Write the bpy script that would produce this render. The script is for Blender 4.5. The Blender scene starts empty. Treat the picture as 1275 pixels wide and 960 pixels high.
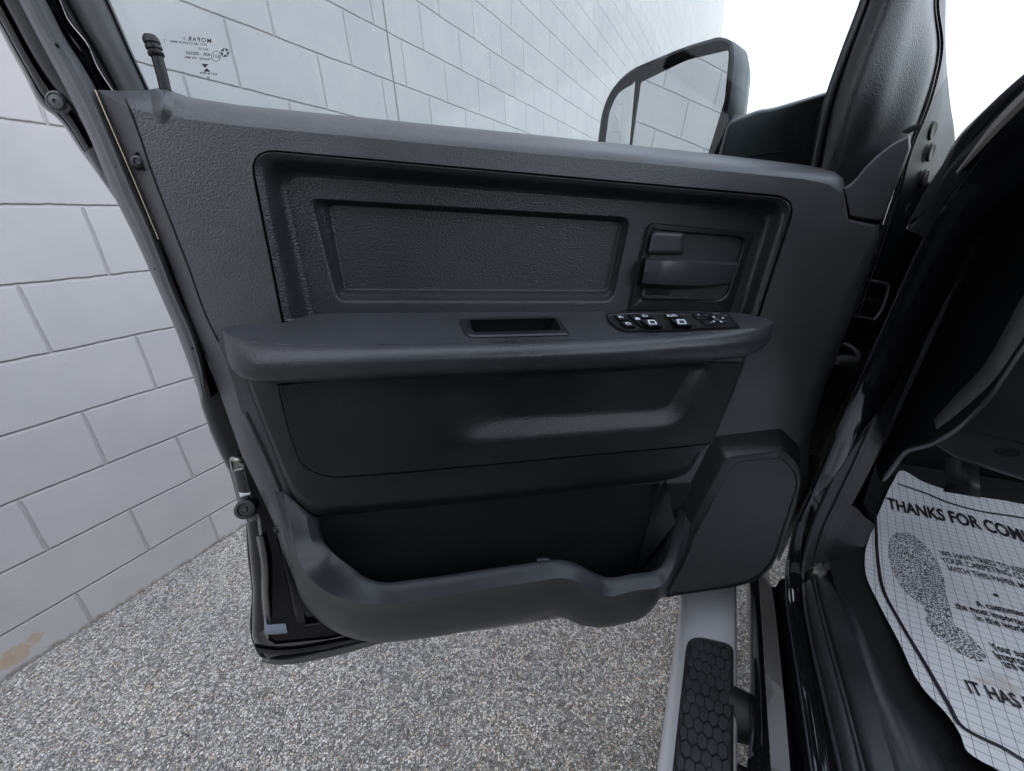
import bpy, bmesh, math, random
import numpy as np
from mathutils import Vector, Matrix
random.seed(7)
S = bpy.context.scene
COL = S.collection
# ---------------------------------------------------------------- camera
F_PX = 504.458
YAW, PIT, ROL = math.radians(28.05446), math.radians(21.57863), math.radians(-3.42946)
EYE = np.array([0., 0., 1.155])
cy, sy, cp, sp, cr, sr = math.cos(YAW), math.sin(YAW), math.cos(PIT), math.sin(PIT), math.cos(ROL), math.sin(ROL)
AF = np.array([cp*cy, cp*sy, -sp]); _r = np.array([sy, -cy, 0.]); _u = np.cross(_r, AF)
AR = cr*_r + sr*_u; AU = -sr*_r + cr*_u
cam = bpy.data.cameras.new('camera'); co = bpy.data.objects.new('camera', cam); COL.objects.link(co)
cam.sensor_width = 36.0; cam.lens = F_PX/1275*36.0; cam.clip_start = .01; cam.clip_end = 2000
co.matrix_world = Matrix(((AR[0], AU[0], -AF[0], EYE[0]), (AR[1], AU[1], -AF[1], EYE[1]), (AR[2], AU[2], -AF[2], EYE[2]), (0, 0, 0, 1)))
S.camera = co
# ---------------------------------------------------------------- light
SUN_EL, SUN_AZ = math.radians(36), math.radians(95)      # azimuth measured from +X towards +Y: the sun stands behind the block building
w = bpy.data.worlds.new('World'); S.world = w; w.use_nodes = True
nt = w.node_tree; bg = nt.nodes['Background']
sky = nt.nodes.new('ShaderNodeTexSky'); sky.sky_type = 'NISHITA'; sky.sun_disc = False
sky.sun_elevation = SUN_EL; sky.sun_rotation = math.radians(90) - SUN_AZ
sky.air_density = 1.0; sky.dust_density = 6.0; sky.ozone_density = 1.0
hz_ = nt.nodes.new('ShaderNodeHueSaturation'); hz_.inputs['Saturation'].default_value = .40
nt.links.new(sky.outputs[0], hz_.inputs['Color']); nt.links.new(hz_.outputs[0], bg.inputs[0]); bg.inputs[1].default_value = .14
sl = bpy.data.lights.new('sun', 'SUN'); sl.energy = 3.0; sl.angle = math.radians(.5); sl.color = (1, .93, .82)
so = bpy.data.objects.new('sun', sl); COL.objects.link(so)
sd = Vector((math.cos(SUN_EL)*math.cos(SUN_AZ), math.cos(SUN_EL)*math.sin(SUN_AZ), math.sin(SUN_EL)))
so.rotation_euler = sd.to_track_quat('Z', 'Y').to_euler(); so.location = (0, 0, 30)
S.view_settings.view_transform = 'Standard'; S.view_settings.look = 'None'; S.view_settings.gamma = 1
S.view_settings.exposure = 2.85
S.view_settings.use_curve_mapping = False
# ---------------------------------------------------------------- measured geometry of the place
D_WALL = 1.74
BS = 1.22           # the sill's height and the cab's inner depth, checked against the door's lower edge
U = np.array([.6756, -.73, -.1]); U /= np.linalg.norm(U)            # along the open door, towards its hinges
N = np.array([-.73392, -.67923, 0.]); V = np.cross(N, U); V *= np.sign(V[2])
def ray(x, y):
    return AF + (x-637.5)/F_PX*AR - (y-480.)/F_PX*AU
def D3(x, y, d): r = ray(x, y); return EYE + r*(-d/(r@N))           # on the sheet of the door at distance d
def Y3(x, y, yy): r = ray(x, y); return EYE + r*(yy/r[1])
def Z3(x, y, z): r = ray(x, y); return EYE + r*((z-EYE[2])/r[2])
def X3(x, y, xx): r = ray(x, y); return EYE + r*(xx/r[0])
def PL(x, y, p0, nn): r = ray(x, y); return EYE + r*(((p0-EYE)@nn)/(r@nn))
# ---------------------------------------------------------------- materials
def mat(name, col=(.02, .02, .02), rough=.5, metal=0, coat=0, spec=.5):
    m = bpy.data.materials.new(name); m.use_nodes = True
    b = m.node_tree.nodes['Principled BSDF']
    b.inputs['Base Color'].default_value = (*col, 1); b.inputs['Roughness'].default_value = rough
    b.inputs['Metallic'].default_value = metal; b.inputs['Coat Weight'].default_value = coat
    b.inputs['Specular IOR Level'].default_value = spec
    return m
def nd(m, t, **k):
    n = m.node_tree.nodes.new(t)
    for a, v in k.items():
        if hasattr(n, a): setattr(n, a, v)
    return n
def lk(m, a, b): m.node_tree.links.new(a, b)
def coords(m, scale=(1, 1, 1)):
    tc = nd(m, 'ShaderNodeTexCoord'); mp = nd(m, 'ShaderNodeMapping'); mp.inputs['Scale'].default_value = scale
    lk(m, tc.outputs['Object'], mp.inputs[0]); return mp.outputs[0]
def noise(m, vec, scale, detail=3, rough=.5):
    n = nd(m, 'ShaderNodeTexNoise'); n.inputs['Scale'].default_value = scale; n.inputs['Detail'].default_value = detail
    n.inputs['Roughness'].default_value = rough; lk(m, vec, n.inputs['Vector']); return n
def ramp(m, fac, stops):
    r = nd(m, 'ShaderNodeValToRGB'); e = r.color_ramp.elements
    while len(e) < len(stops): e.new(.5)
    for i, (p, c) in enumerate(stops):
        e[i].position = p; e[i].color = (*c, 1) if len(c) == 3 else c
    lk(m, fac, r.inputs[0]); return r.outputs[0]
def bump(m, h, strength, dist, prev=None):
    b = nd(m, 'ShaderNodeBump'); b.inputs['Strength'].default_value = strength; b.inputs['Distance'].default_value = dist
    lk(m, h, b.inputs['Height'])
    if prev is not None: lk(m, prev, b.inputs['Normal'])
    return b.outputs[0]
def bsdf(m): return m.node_tree.nodes['Principled BSDF']
def math_(m, op, a, b=None, clamp=False):
    n = nd(m, 'ShaderNodeMath'); n.operation = op; n.use_clamp = clamp
    for i, v in enumerate((a, b)):
        if v is None: continue
        if isinstance(v, (int, float)): n.inputs[i].default_value = v
        else: lk(m, v, n.inputs[i])
    return n.outputs[0]
def mixc(m, fac, a, b):
    n = nd(m, 'ShaderNodeMix'); n.data_type = 'RGBA'
    if isinstance(fac, (int, float)): n.inputs[0].default_value = fac
    else: lk(m, fac, n.inputs[0])
    for i, v in ((6, a), (7, b)):
        if isinstance(v, tuple): n.inputs[i].default_value = (*v, 1)
        else: lk(m, v, n.inputs[i])
    return n.outputs[2]
def wear(m, vec, base, spread=.35, rough=.5, rs=.12):
    """slow variation of colour and gloss: dust and handling marks"""
    n = noise(m, vec, 9, 5, .65)
    c = ramp(m, n.outputs[0], [(.3, tuple(x*(1-spread) for x in base)), (.7, tuple(x*(1+spread) for x in base))])
    lk(m, c, bsdf(m).inputs['Base Color'])
    r = nd(m, 'ShaderNodeMapRange'); r.inputs['To Min'].default_value = rough-rs; r.inputs['To Max'].default_value = rough+rs
    lk(m, n.outputs[0], r.inputs[0]); lk(m, r.outputs[0], bsdf(m).inputs['Roughness'])
def grained(name, base, rough, scale=380, strength=.6, dist=.0012, spread=.2):
    m = mat(name, base, rough); v = coords(m); wear(m, v, base, spread, rough)
    ns = noise(m, v, 160, 2)
    mx = nd(m, 'ShaderNodeVectorMath'); mx.operation = 'MULTIPLY_ADD'
    lk(m, ns.outputs['Color'], mx.inputs[0]); mx.inputs[1].default_value = (.0004, .0004, .0004); lk(m, v, mx.inputs[2])
    vo = nd(m, 'ShaderNodeTexVoronoi'); vo.feature = 'SMOOTH_F1'; vo.inputs['Scale'].default_value = scale
    vo.inputs['Smoothness'].default_value = .15; lk(m, mx.outputs[0], vo.inputs['Vector'])
    inv = math_(m, 'SUBTRACT', 1.0, vo.outputs['Distance'])
    f = noise(m, v, 900, 2)
    h = math_(m, 'ADD', inv, math_(m, 'MULTIPLY', f.outputs[0], .35))
    lk(m, bump(m, h, strength, dist), bsdf(m).inputs['Normal']); return m
def fine(name, base, rough, spread=.2, s=1400, st=.25):
    m = mat(name, base, rough); v = coords(m); wear(m, v, base, spread, rough)
    f = noise(m, v, s, 2); lk(m, bump(m, f.outputs[0], st, .0006), bsdf(m).inputs['Normal']); return m

M = {}
M['leather'] = grained('grained_trim', (.074, .076, .081), .36, 640, .42, .0007)
M['leather_dark'] = grained('grained_trim_dark', (.028, .030, .034), .34, 540, .6, .0007)
M['leather_fine'] = grained('grained_armrest', (.015, .016, .018), .33, 560, .5, .0006)
M['arm'] = grained('grained_armrest_cap', (.036, .038, .043), .31, 560, .4, .0006)
M['plastic'] = fine('smooth_plastic', (.013, .014, .016), .34)
M['plastic_lit'] = fine('satin_plastic', (.022, .024, .028), .36)
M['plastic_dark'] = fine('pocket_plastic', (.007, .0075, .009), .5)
M['plastic_handle'] = fine('handle_plastic', (.038, .040, .045), .33, .1, 900, .1)
M['gap'] = mat('seam_black', (.003, .003, .003), .9)
M['rubber'] = fine('rubber', (.055, .056, .058), .5, .3, 500, .3)
M['glint'] = mat('seal_highlight', (.05, .05, .056), .22)  # lighter, glossier tone for the highlight lines along the seals
M['bulb'] = fine('bulb_rubber', (.032, .033, .036), .36, .3, 300, .3)
M['rubber_dark'] = fine('rubber_dark', (.02, .02, .021), .5, .3, 500, .3)
def paint(name, base):
    m = mat(name, base, .08, 0, 0.0); v = coords(m); n = noise(m, v, 40, 5, .7)
    c = ramp(m, n.outputs[0], [(.35, base), (.9, tuple(x*1.6+.002 for x in base))]); lk(m, c, bsdf(m).inputs['Base Color'])
    r = ramp(m, n.outputs[0], [(.3, (.05,)*3), (.85, (.16,)*3)]); lk(m, r, bsdf(m).inputs['Roughness'])
    f = noise(m, v, 18, 1); lk(m, bump(m, f.outputs[0], .02, .003), bsdf(m).inputs['Normal']); return m
M['paint'] = paint('black_paint', (.006, .006, .008))
M['shell'] = paint('black_door_paint', (.005, .005, .007)); bsdf(M['shell']).inputs['Specular IOR Level'].default_value = .3
M['gloss'] = mat('wet_black_gloss', (.01, .01, .012), .06, 0, 1, 1.0); bsdf(M['gloss']).inputs['Coat IOR'].default_value = 2.2
M['paint_brown'] = mat('dusty_paint', (.05, .042, .038), .35, 0, .4)
M['chrome'] = mat('brushed_steel', (.86, .88, .92), .28, .25)
M['zinc'] = mat('zinc_steel', (.38, .38, .36), .35, 1)
M['dark_screw'] = mat('black_oxide_screw', (.06, .06, .065), .35, .8)
M['seal'] = fine('grey_seal', (.12, .125, .13), .42, .3, 500, .25)
M['mirror'] = mat('mirror_silver', (.78, .8, .8), .01, 1)
M['print'] = mat('printed_black', (.012, .010, .014), .6)
M['white_print'] = mat('white_legend', (.6, .66, .72), .5)
M['silver_trim'] = fine('silver_trim', (.17, .18, .19), .36)
M['carpet'] = fine('carpet', (.010, .010, .011), .95, .3, 700, 1)
def glass(name, tint, refl):
    m = bpy.data.materials.new(name); m.use_nodes = True; t = m.node_tree; t.nodes.clear()
    o = t.nodes.new('ShaderNodeOutputMaterial'); mx = t.nodes.new('ShaderNodeMixShader')
    tr = t.nodes.new('ShaderNodeBsdfTransparent'); tr.inputs[0].default_value = (*tint, 1)
    gl = t.nodes.new('ShaderNodeBsdfGlossy'); gl.inputs['Roughness'].default_value = .02
    lw = t.nodes.new('ShaderNodeFresnel'); lw.inputs[0].default_value = 1.45
    ml = t.nodes.new('ShaderNodeMath'); ml.operation = 'MULTIPLY'; ml.inputs[1].default_value = refl
    t.links.new(lw.outputs[0], ml.inputs[0]); t.links.new(ml.outputs[0], mx.inputs[0])
    t.links.new(tr.outputs[0], mx.inputs[1]); t.links.new(gl.outputs[0], mx.inputs[2]); t.links.new(mx.outputs[0], o.inputs[0]); return m
M['glass'] = glass('window_glass', (.74, .81, .825), .5)
M['windscreen'] = glass('windscreen_glass', (.90, .95, .95), .15)
# ---------------------------------------------------------------- mesh helpers
def finish(name, bm, m, parent=None, angle=38, recalc=True):
    flat = bm.faces.layers.int.new('flatcap')
    for f in bm.faces: f[flat] = 1 if f.select else 0
    bmesh.ops.remove_doubles(bm, verts=bm.verts, dist=1e-6)
    if recalc: bmesh.ops.recalc_face_normals(bm, faces=bm.faces)
    fl = [f[flat] for f in bm.faces]; bm.faces.layers.int.remove(flat)
    me = bpy.data.meshes.new(name); bm.to_mesh(me); bm.free()
    ms = m if isinstance(m, (list, tuple)) else [m]
    for x in ms: me.materials.append(x)
    for p in me.polygons: p.use_smooth = True; p.select = False
    me.set_sharp_from_angle(angle=math.radians(angle))
    for p, q in zip(me.polygons, fl):
        if q: p.use_smooth = False
    o = bpy.data.objects.new(name, me); COL.objects.link(o)
    if parent is not None:
        o.parent = parent
        o.matrix_parent_inverse = Matrix.Translation(-Vector(parent.get('_o', (0, 0, 0))))
    return o
def thing(name, label, cat, loc=(0, 0, 0), group=None):
    o = bpy.data.objects.new(name, None); COL.objects.link(o); o.location = loc
    o['label'] = label; o['category'] = cat; o['_o'] = loc
    if group: o['group'] = group
    return o
def crom(P, n, closed=False):
    P = [np.array(p, float) for p in P]; out = []
    k = len(P); seg = k if closed else k-1
    for i in range(seg):
        if closed: a, b, c, d = P[(i-1) % k], P[i], P[(i+1) % k], P[(i+2) % k]
        else:
            b, c = P[i], P[i+1]; a = P[i-1] if i else 2*b-c; d = P[i+2] if i+2 < k else 2*c-b
        for j in range(n):
            t = j/n
            # centripetal-ish: limit tangents so uneven spacing does not overshoot
            lb, l0, l1 = np.linalg.norm(c-b)+1e-9, np.linalg.norm(b-a)+1e-9, np.linalg.norm(d-c)+1e-9
            m1 = ((c-b)/lb*l0+(b-a)/l0*lb)/(lb+l0)*lb if l0 > 1e-8 else (c-b)
            m2 = ((d-c)/l1*lb+(c-b)/lb*l1)/(lb+l1)*lb if l1 > 1e-8 else (c-b)
            h00, h10, h01, h11 = 2*t**3-3*t*t+1, t**3-2*t*t+t, -2*t**3+3*t*t, t**3-t*t
            out.append(h00*b+h10*m1+h01*c+h11*m2)
    if not closed: out.append(P[-1])
    return out
def conv(fn, p): return np.array(p, float) if isinstance(p, np.ndarray) else fn(*p)
def patch_bm(bm, curves, fn=D3, nu=8, nv=3, mi=0, smooth_across=True):
    """surface through a family of curves (each a list of key points)"""
    C = [crom([conv(fn, p) for p in c], nu) for c in curves]
    cols = []
    for j in range(len(C[0])):
        ks = [c[j] for c in C]
        if smooth_across: cols.append(crom(ks, nv))
        else:
            q = []
            for a, b in zip(ks, ks[1:]): q += [a+(b-a)*t/nv for t in range(nv)]
            cols.append(q+[ks[-1]])
    vs = [[bm.verts.new(p) for p in c] for c in cols]
    for i in range(len(vs)-1):
        for j in range(len(vs[0])-1):
            f = bm.faces.new((vs[i][j], vs[i+1][j], vs[i+1][j+1], vs[i][j+1])); f.material_index = mi
def patch(name, curves, m, parent, fn=D3, nu=8, nv=3, sm=True, angle=38):
    bm = bmesh.new(); patch_bm(bm, curves, fn, nu, nv, 0, sm); return finish(name, bm, m, parent, angle)
from mathutils.geometry import delaunay_2d_cdt
def inpoly(x, y, P):
    c = False; n = len(P)
    for i in range(n):
        x1, y1 = P[i][0], P[i][1]; x2, y2 = P[i-1][0], P[i-1][1]
        if (y1 > y) != (y2 > y) and x < (x2-x1)*(y-y1)/(y2-y1)+x1: c = not c
    return c
def rpoly(pts, k=6, m=3):
    """closed polygon of (x, y[, r]) with filleted corners; the same count of points for the same count of corners"""
    n = len(pts); out = []
    for i in range(n):
        p = np.array(pts[i][:2], float); a = np.array(pts[i-1][:2], float); b = np.array(pts[(i+1) % n][:2], float)
        r = pts[i][2] if len(pts[i]) > 2 else .6
        da, db = a-p, b-p; la, lb = np.linalg.norm(da), np.linalg.norm(db)
        r = min(r, la*.48, lb*.48); s, e = p+da/la*r, p+db/lb*r
        for j in range(k+1):
            t = j/k; out.append((1-t)**2*s+2*t*(1-t)*p+t*t*e)
        nb = pts[(i+1) % n]; rn = nb[2] if len(nb) > 2 else .6; rn = min(rn, lb*.48)
        s2 = b-db/lb*rn
        for j in range(1, m+1): out.append(e+(s2-e)*j/(m+1))
    return out
def inset(P, d):
    P = [np.array(p, float) for p in P]; n = len(P)
    A = sum(P[i][0]*P[(i+1) % n][1]-P[(i+1) % n][0]*P[i][1] for i in range(n)); s = 1 if A > 0 else -1
    out = []
    for i in range(n):
        t = P[(i+1) % n]-P[i-1]; L = np.linalg.norm(t)+1e-9; out.append(P[i]+s*d*np.array([-t[1], t[0]])/L)
    return out
def blend(A, dA, B, dB, kind='out', n=4):
    """rings from A (exclusive) to B (inclusive)"""
    r = []
    for i in range(1, n+1):
        t = i/n
        if kind == 'out': a, h = 1-math.cos(t*math.pi/2), math.sin(t*math.pi/2)     # leaves steeply, arrives flat
        elif kind == 'in': a, h = math.sin(t*math.pi/2), 1-math.cos(t*math.pi/2)
        elif kind == 's': a, h = t, t*t*(3-2*t)
        else: a, h = t, t
        r.append(([p+(q-p)*a for p, q in zip(A, B)], dA+(dB-dA)*h))
    return r
def loft_bm(bm, rings, fn=D3, cap=True, holes=(), mi=0, cap_mi=None):
    R = []
    for P, d in rings:
        if fn is None: R.append([bm.verts.new(p) for p in P])
        elif isinstance(d, (list, np.ndarray)): R.append([bm.verts.new(fn(p[0], p[1], dd)) for p, dd in zip(P, d)])
        else: R.append([bm.verts.new(fn(p[0], p[1], d)) for p in P])
    n = len(R[0])
    for a, b in zip(R, R[1:]):
        for i in range(n):
            f = bm.faces.new((a[i], a[(i+1) % n], b[(i+1) % n], b[i])); f.material_index = mi
    if cap:
        d = rings[-1][1]; H2 = [[np.array(p[:2], float) for p in h] for h in holes]
        if fn is None:
            c0 = sum(rings[-1][0])/n; e1 = np.array(rings[-1][0][0])-c0; e1 /= np.linalg.norm(e1)
            nn = sum(np.cross(np.array(rings[-1][0][i])-c0, np.array(rings[-1][0][(i+1) % n])-c0) for i in range(n)); nn /= np.linalg.norm(nn); e2 = np.cross(nn, e1)
            P2 = [np.array([(np.array(p)-c0)@e1, (np.array(p)-c0)@e2]) for p in rings[-1][0]]
        else: P2 = [np.array(p[:2], float) for p in rings[-1][0]]
        pts = [Vector(p) for p in P2]; ed = [(i, (i+1) % n) for i in range(n)]; vs = list(R[-1])
        for h in H2:
            b0 = len(pts); pts += [Vector(p) for p in h]; ed += [(b0+i, b0+(i+1) % len(h)) for i in range(len(h))]
            vs += [bm.verts.new(fn(p[0], p[1], d)) for p in h]
        r = delaunay_2d_cdt(pts, ed, [], 0, 1e-7); nv = []
        for k, o in enumerate(r[3]):
            nv.append(vs[o[0]] if o else (bm.verts.new(fn(r[0][k][0], r[0][k][1], d)) if fn is not None else None))
        for f in r[2]:
            c = sum((np.array(r[0][i]) for i in f), np.zeros(2))/len(f)
            q2 = [np.array(r[0][i]) for i in f]
            if abs(sum(q2[i][0]*q2[(i+1) % len(q2)][1]-q2[(i+1) % len(q2)][0]*q2[i][1] for i in range(len(q2)))) < (1e-3 if fn is not None and abs(P2[0][0]) > 5 else 1e-9): continue
            if not inpoly(c[0], c[1], P2) or any(inpoly(c[0], c[1], h) for h in H2): continue
            q = []
            for i in f:
                if nv[i] is not None and nv[i] not in q: q.append(nv[i])
            if len(q) > 2:
                try: g = bm.faces.new(q); g.material_index = mi if cap_mi is None else cap_mi; g.select = True
                except ValueError: pass
def loft(name, rings, m, parent, fn=D3, cap=True, holes=(), angle=38, cap_mi=None):
    bm = bmesh.new(); loft_bm(bm, rings, fn, cap, holes, 0, cap_mi); return finish(name, bm, m, parent, angle)
def tube_bm(bm, P, r, seg=10, caps=True):
    P = [Vector(p) for p in P]; rs = r if isinstance(r, (list, tuple)) else [r]*len(P); prev = None; rings = []
    for i, p in enumerate(P):
        t = (P[min(i+1, len(P)-1)]-P[max(i-1, 0)]).normalized()
        a = t.orthogonal().normalized() if prev is None else (prev-t*prev.dot(t)).normalized()
        prev = a; b = t.cross(a)
        rings.append([bm.verts.new(p+(a*math.cos(2*math.pi*k/seg)+b*math.sin(2*math.pi*k/seg))*rs[i]) for k in range(seg)])
    for x, y in zip(rings, rings[1:]):
        for k in range(seg): bm.faces.new((x[k], x[(k+1) % seg], y[(k+1) % seg], y[k]))
    if caps: bm.faces.new(rings[0][::-1]); bm.faces.new(rings[-1])
def tube(name, pts, r, m, parent, fn=D3, seg=10, n=8):
    bm = bmesh.new(); P = crom([conv(fn, p) for p in pts], n)
    rr = r
    if isinstance(r, (list, tuple)): rr = [float(np.interp(i/n, range(len(r)), r)) for i in range(len(P))]
    tube_bm(bm, P, rr, seg); return finish(name, bm, m, parent)
def lathe(name, base, axis, prof, m, parent, seg=24, angle=38):
    """profile of (distance along axis, radius)"""
    ax = Vector(axis).normalized(); bm = bmesh.new(); a = ax.orthogonal().normalized(); b = ax.cross(a); B = Vector(base); rings = []
    for h, r in prof:
        rings.append([bm.verts.new(B+ax*h+(a*math.cos(2*math.pi*k/seg)+b*math.sin(2*math.pi*k/seg))*max(r, 1e-5)) for k in range(seg)])
    for x, y in zip(rings, rings[1:]):
        for k in range(seg): bm.faces.new((x[k], x[(k+1) % seg], y[(k+1) % seg], y[k]))
    bm.faces.new(rings[-1]); bm.faces.new(rings[0][::-1])
    return finish(name, bm, m, parent, angle)
def box_bm(bm, lo, hi):
    v = [bm.verts.new((x, y, z)) for x in (lo[0], hi[0]) for y in (lo[1], hi[1]) for z in (lo[2], hi[2])]
    for q in ((0, 1, 3, 2), (4, 6, 7, 5), (0, 4, 5, 1), (2, 3, 7, 6), (0, 2, 6, 4), (1, 5, 7, 3)): bm.faces.new([v[i] for i in q])
def text_bm(bm, s, mapfn, size=1.0, align='LEFT', bold=0.0, mi=0, spacing=1.0):
    cu = bpy.data.curves.new('t', 'FONT'); cu.body = s; cu.size = size; cu.align_x = align; cu.offset = bold; cu.space_character = spacing
    cu.resolution_u = 3
    o = bpy.data.objects.new('t', cu); COL.objects.link(o)
    dg = bpy.context.evaluated_depsgraph_get(); me = bpy.data.meshes.new_from_object(o.evaluated_get(dg))
    b2 = bmesh.new(); b2.from_mesh(me)
    if s.strip():
        bmesh.ops.triangulate(b2, faces=b2.faces)
    vs = [bm.verts.new(mapfn(v.co.x, v.co.y)) for v in b2.verts]
    b2.verts.index_update()
    for f in b2.faces:
        try: g = bm.faces.new([vs[v.index] for v in f.verts]); g.material_index = mi
        except ValueError: pass
    b2.free(); bpy.data.meshes.remove(me); bpy.data.objects.remove(o); bpy.data.curves.remove(cu)
# ================================================================ GROUND
def ground_mat():
    m = mat('exposed_aggregate', (.2, .2, .2), .85); v = coords(m)
    ns = noise(m, v, 30, 2)
    mx = nd(m, 'ShaderNodeVectorMath'); mx.operation = 'MULTIPLY_ADD'; lk(m, ns.outputs['Color'], mx.inputs[0])
    mx.inputs[1].default_value = (.012, .012, .012); lk(m, v, mx.inputs[2])
    vo = nd(m, 'ShaderNodeTexVoronoi'); vo.inputs['Scale'].default_value = 180; lk(m, mx.outputs[0], vo.inputs['Vector'])
    ve = nd(m, 'ShaderNodeTexVoronoi'); ve.feature = 'DISTANCE_TO_EDGE'; ve.inputs['Scale'].default_value = 180; lk(m, mx.outputs[0], ve.inputs['Vector'])
    sep = nd(m, 'ShaderNodeSeparateColor'); lk(m, vo.outputs['Color'], sep.inputs[0])
    stone = ramp(m, sep.outputs[0], [(0, (.19, .185, .178)), (.25, (.33, .322, .312)), (.5, (.47, .46, .445)), (.75, (.62, .608, .585)), (.97, (.80, .78, .74))])
    tint = ramp(m, sep.outputs[1], [(0, (1, 1, 1)), (.8, (1, .99, .97)), (.93, (1, .86, .70)), (1, (1, .8, .6))])
    mul = nd(m, 'ShaderNodeMix'); mul.data_type = 'RGBA'; mul.blend_type = 'MULTIPLY'; mul.inputs[0].default_value = 1
    lk(m, stone, mul.inputs[6]); lk(m, tint, mul.inputs[7])
    edge = ramp(m, ve.outputs['Distance'], [(.01, (0, 0, 0)), (.11, (1, 1, 1))])
    c = mixc(m, edge, (.09, .087, .083), mul.outputs[2])
    big = noise(m, v, 2.2, 5, .6); bc = ramp(m, big.outputs[0], [(.3, (.88, .88, .90)), (.7, (1.2, 1.17, 1.12))])
    m2 = nd(m, 'ShaderNodeMix'); m2.data_type = 'RGBA'; m2.blend_type = 'MULTIPLY'; m2.inputs[0].default_value = 1
    lk(m, c, m2.inputs[6]); lk(m, bc, m2.inputs[7]); lk(m, m2.outputs[2], bsdf(m).inputs['Base Color'])
    h = math_(m, 'ADD', edge, math_(m, 'MULTIPLY', sep.outputs[2], .6))
    lk(m, bump(m, h, .8, .004), bsdf(m).inputs['Normal']); return m
bm = bmesh.new()
vs = [bm.verts.new(p) for p in ((-300, -300, 0), (300, -300, 0), (300, 300, 0), (-300, 300, 0))]; bm.faces.new(vs)
g = finish('ground', bm, ground_mat()); g['kind'] = 'structure'; g['label'] = 'grey exposed aggregate paving of small pale and dark stones'
# ================================================================ BLOCK WALL
def wall_mat():
    m = mat('painted_block', (.62, .62, .62), .6); v = coords(m)
    sx = nd(m, 'ShaderNodeSeparateXYZ'); lk(m, v, sx.inputs[0])
    nz = noise(m, v, 5, 3); nf = noise(m, v, 60, 3)
    wob = math_(m, 'ADD', math_(m, 'MULTIPLY', math_(m, 'SUBTRACT', nz.outputs[0], .5), .010), math_(m, 'MULTIPLY', math_(m, 'SUBTRACT', nf.outputs[0], .5), .004))
    cx = nd(m, 'ShaderNodeCombineXYZ')
    lk(m, math_(m, 'ADD', math_(m, 'ADD', sx.outputs[0], 40.23), wob), cx.inputs[0])
    # the courses grow a little taller up the wall
    disc = math_(m, 'SQRT', math_(m, 'ADD', .1955**2, math_(m, 'MULTIPLY', math_(m, 'SUBTRACT', sx.outputs[2], .88), .0088)))
    nrow = math_(m, 'DIVIDE', math_(m, 'SUBTRACT', disc, .1955), .0044)
    lk(m, math_(m, 'ADD', math_(m, 'MULTIPLY', math_(m, 'ADD', nrow, 101), .2011), wob), cx.inputs[1])
    def brick(ms, smooth, c1, c2, cm):
        b = nd(m, 'ShaderNodeTexBrick'); b.offset = .5; b.squash = 1
        b.inputs['Scale'].default_value = 1; b.inputs['Brick Width'].default_value = .4023; b.inputs['Row Height'].default_value = .2011
        b.inputs['Mortar Size'].default_value = ms; b.inputs['Mortar Smooth'].default_value = smooth
        b.inputs['Color1'].default_value = (*c1, 1); b.inputs['Color2'].default_value = (*c2, 1); b.inputs['Mortar'].default_value = (*cm, 1)
        lk(m, cx.outputs[0], b.inputs['Vector']); return b
    b1 = brick(.0024, .4, (.465, .446, .442), (.440, .422, .418), (.41, .39, .385))
    b2 = brick(.0065, 1.0, (1, 1, 1), (1, 1, 1), (0, 0, 0))
    dirt = noise(m, v, 3.0, 6, .65); dc = ramp(m, dirt.outputs[0], [(.3, (.80, .81, .84)), (.62, (1, 1, 1))])
    mu = nd(m, 'ShaderNodeMix'); mu.data_type = 'RGBA'; mu.blend_type = 'MULTIPLY'; mu.inputs[0].default_value = .6
    lk(m, b1.outputs['Color'], mu.inputs[6]); lk(m, dc, mu.inputs[7])
    # ochre scars where the paint has come off near the ground
    col = mu.outputs[2]
    for (px, py, rad, sc) in ((45, 794, .022, 60), (20, 815, .040, 50), (5, 826, .03, 60)):
        p = Y3(px, py, D_WALL); dn = nd(m, 'ShaderNodeVectorMath'); dn.operation = 'DISTANCE'; dn.inputs[1].default_value = p
        lk(m, v, dn.inputs[0]); nn = noise(m, v, sc, 4, .7)
        f = math_(m, 'SUBTRACT', math_(m, 'MULTIPLY', nn.outputs[0], 1.7), math_(m, 'DIVIDE', dn.outputs['Value'], rad))
        f = math_(m, 'MULTIPLY', math_(m, 'MULTIPLY', f, 5, True), .75); col = mixc(m, f, col, (.40, .30, .21))
    # thin splash of dirt along the foot
    sp_ = noise(m, v, 35, 5, .7)
    f = math_(m, 'SUBTRACT', math_(m, 'MULTIPLY', sp_.outputs[0], .06), math_(m, 'ADD', sx.outputs[2], .012)); f = math_(m, 'MULTIPLY', f, 60, True)
    col = mixc(m, f, col, (.22, .19, .17))
    lk(m, col, bsdf(m).inputs['Base Color'])
    rough = noise(m, v, 120, 4, .6); pits = nd(m, 'ShaderNodeTexVoronoi'); pits.inputs['Scale'].default_value = 38; lk(m, v, pits.inputs['Vector'])
    pr = nd(m, 'ShaderNodeSeparateColor'); lk(m, pits.outputs['Color'], pr.inputs[0])
    pit = math_(m, 'MULTIPLY', math_(m, 'LESS_THAN', pits.outputs['Distance'], .13), math_(m, 'GREATER_THAN', pr.outputs[0], .72))
    h = math_(m, 'SUBTRACT', math_(m, 'MULTIPLY', rough.outputs[0], .12), math_(m, 'MULTIPLY', pit, .35))
    n1 = bump(m, b2.outputs['Color'], 1.0, .006); n2 = bump(m, h, .95, .005, n1); lk(m, n2, bsdf(m).inputs['Normal']); return m
WM = wall_mat()
XW = 30.0
wt = thing('block_building', 'tall painted pale grey concrete block building wall running along the paving', 'building', (10, D_WALL, 0))
bm = bmesh.new(); box_bm(bm, (-18, D_WALL, -.3), (2.098, D_WALL+9, 14)); box_bm(bm, (2.112, D_WALL, -.3), (XW, D_WALL+9, 14))
finish('wall', bm, WM, wt)
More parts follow.
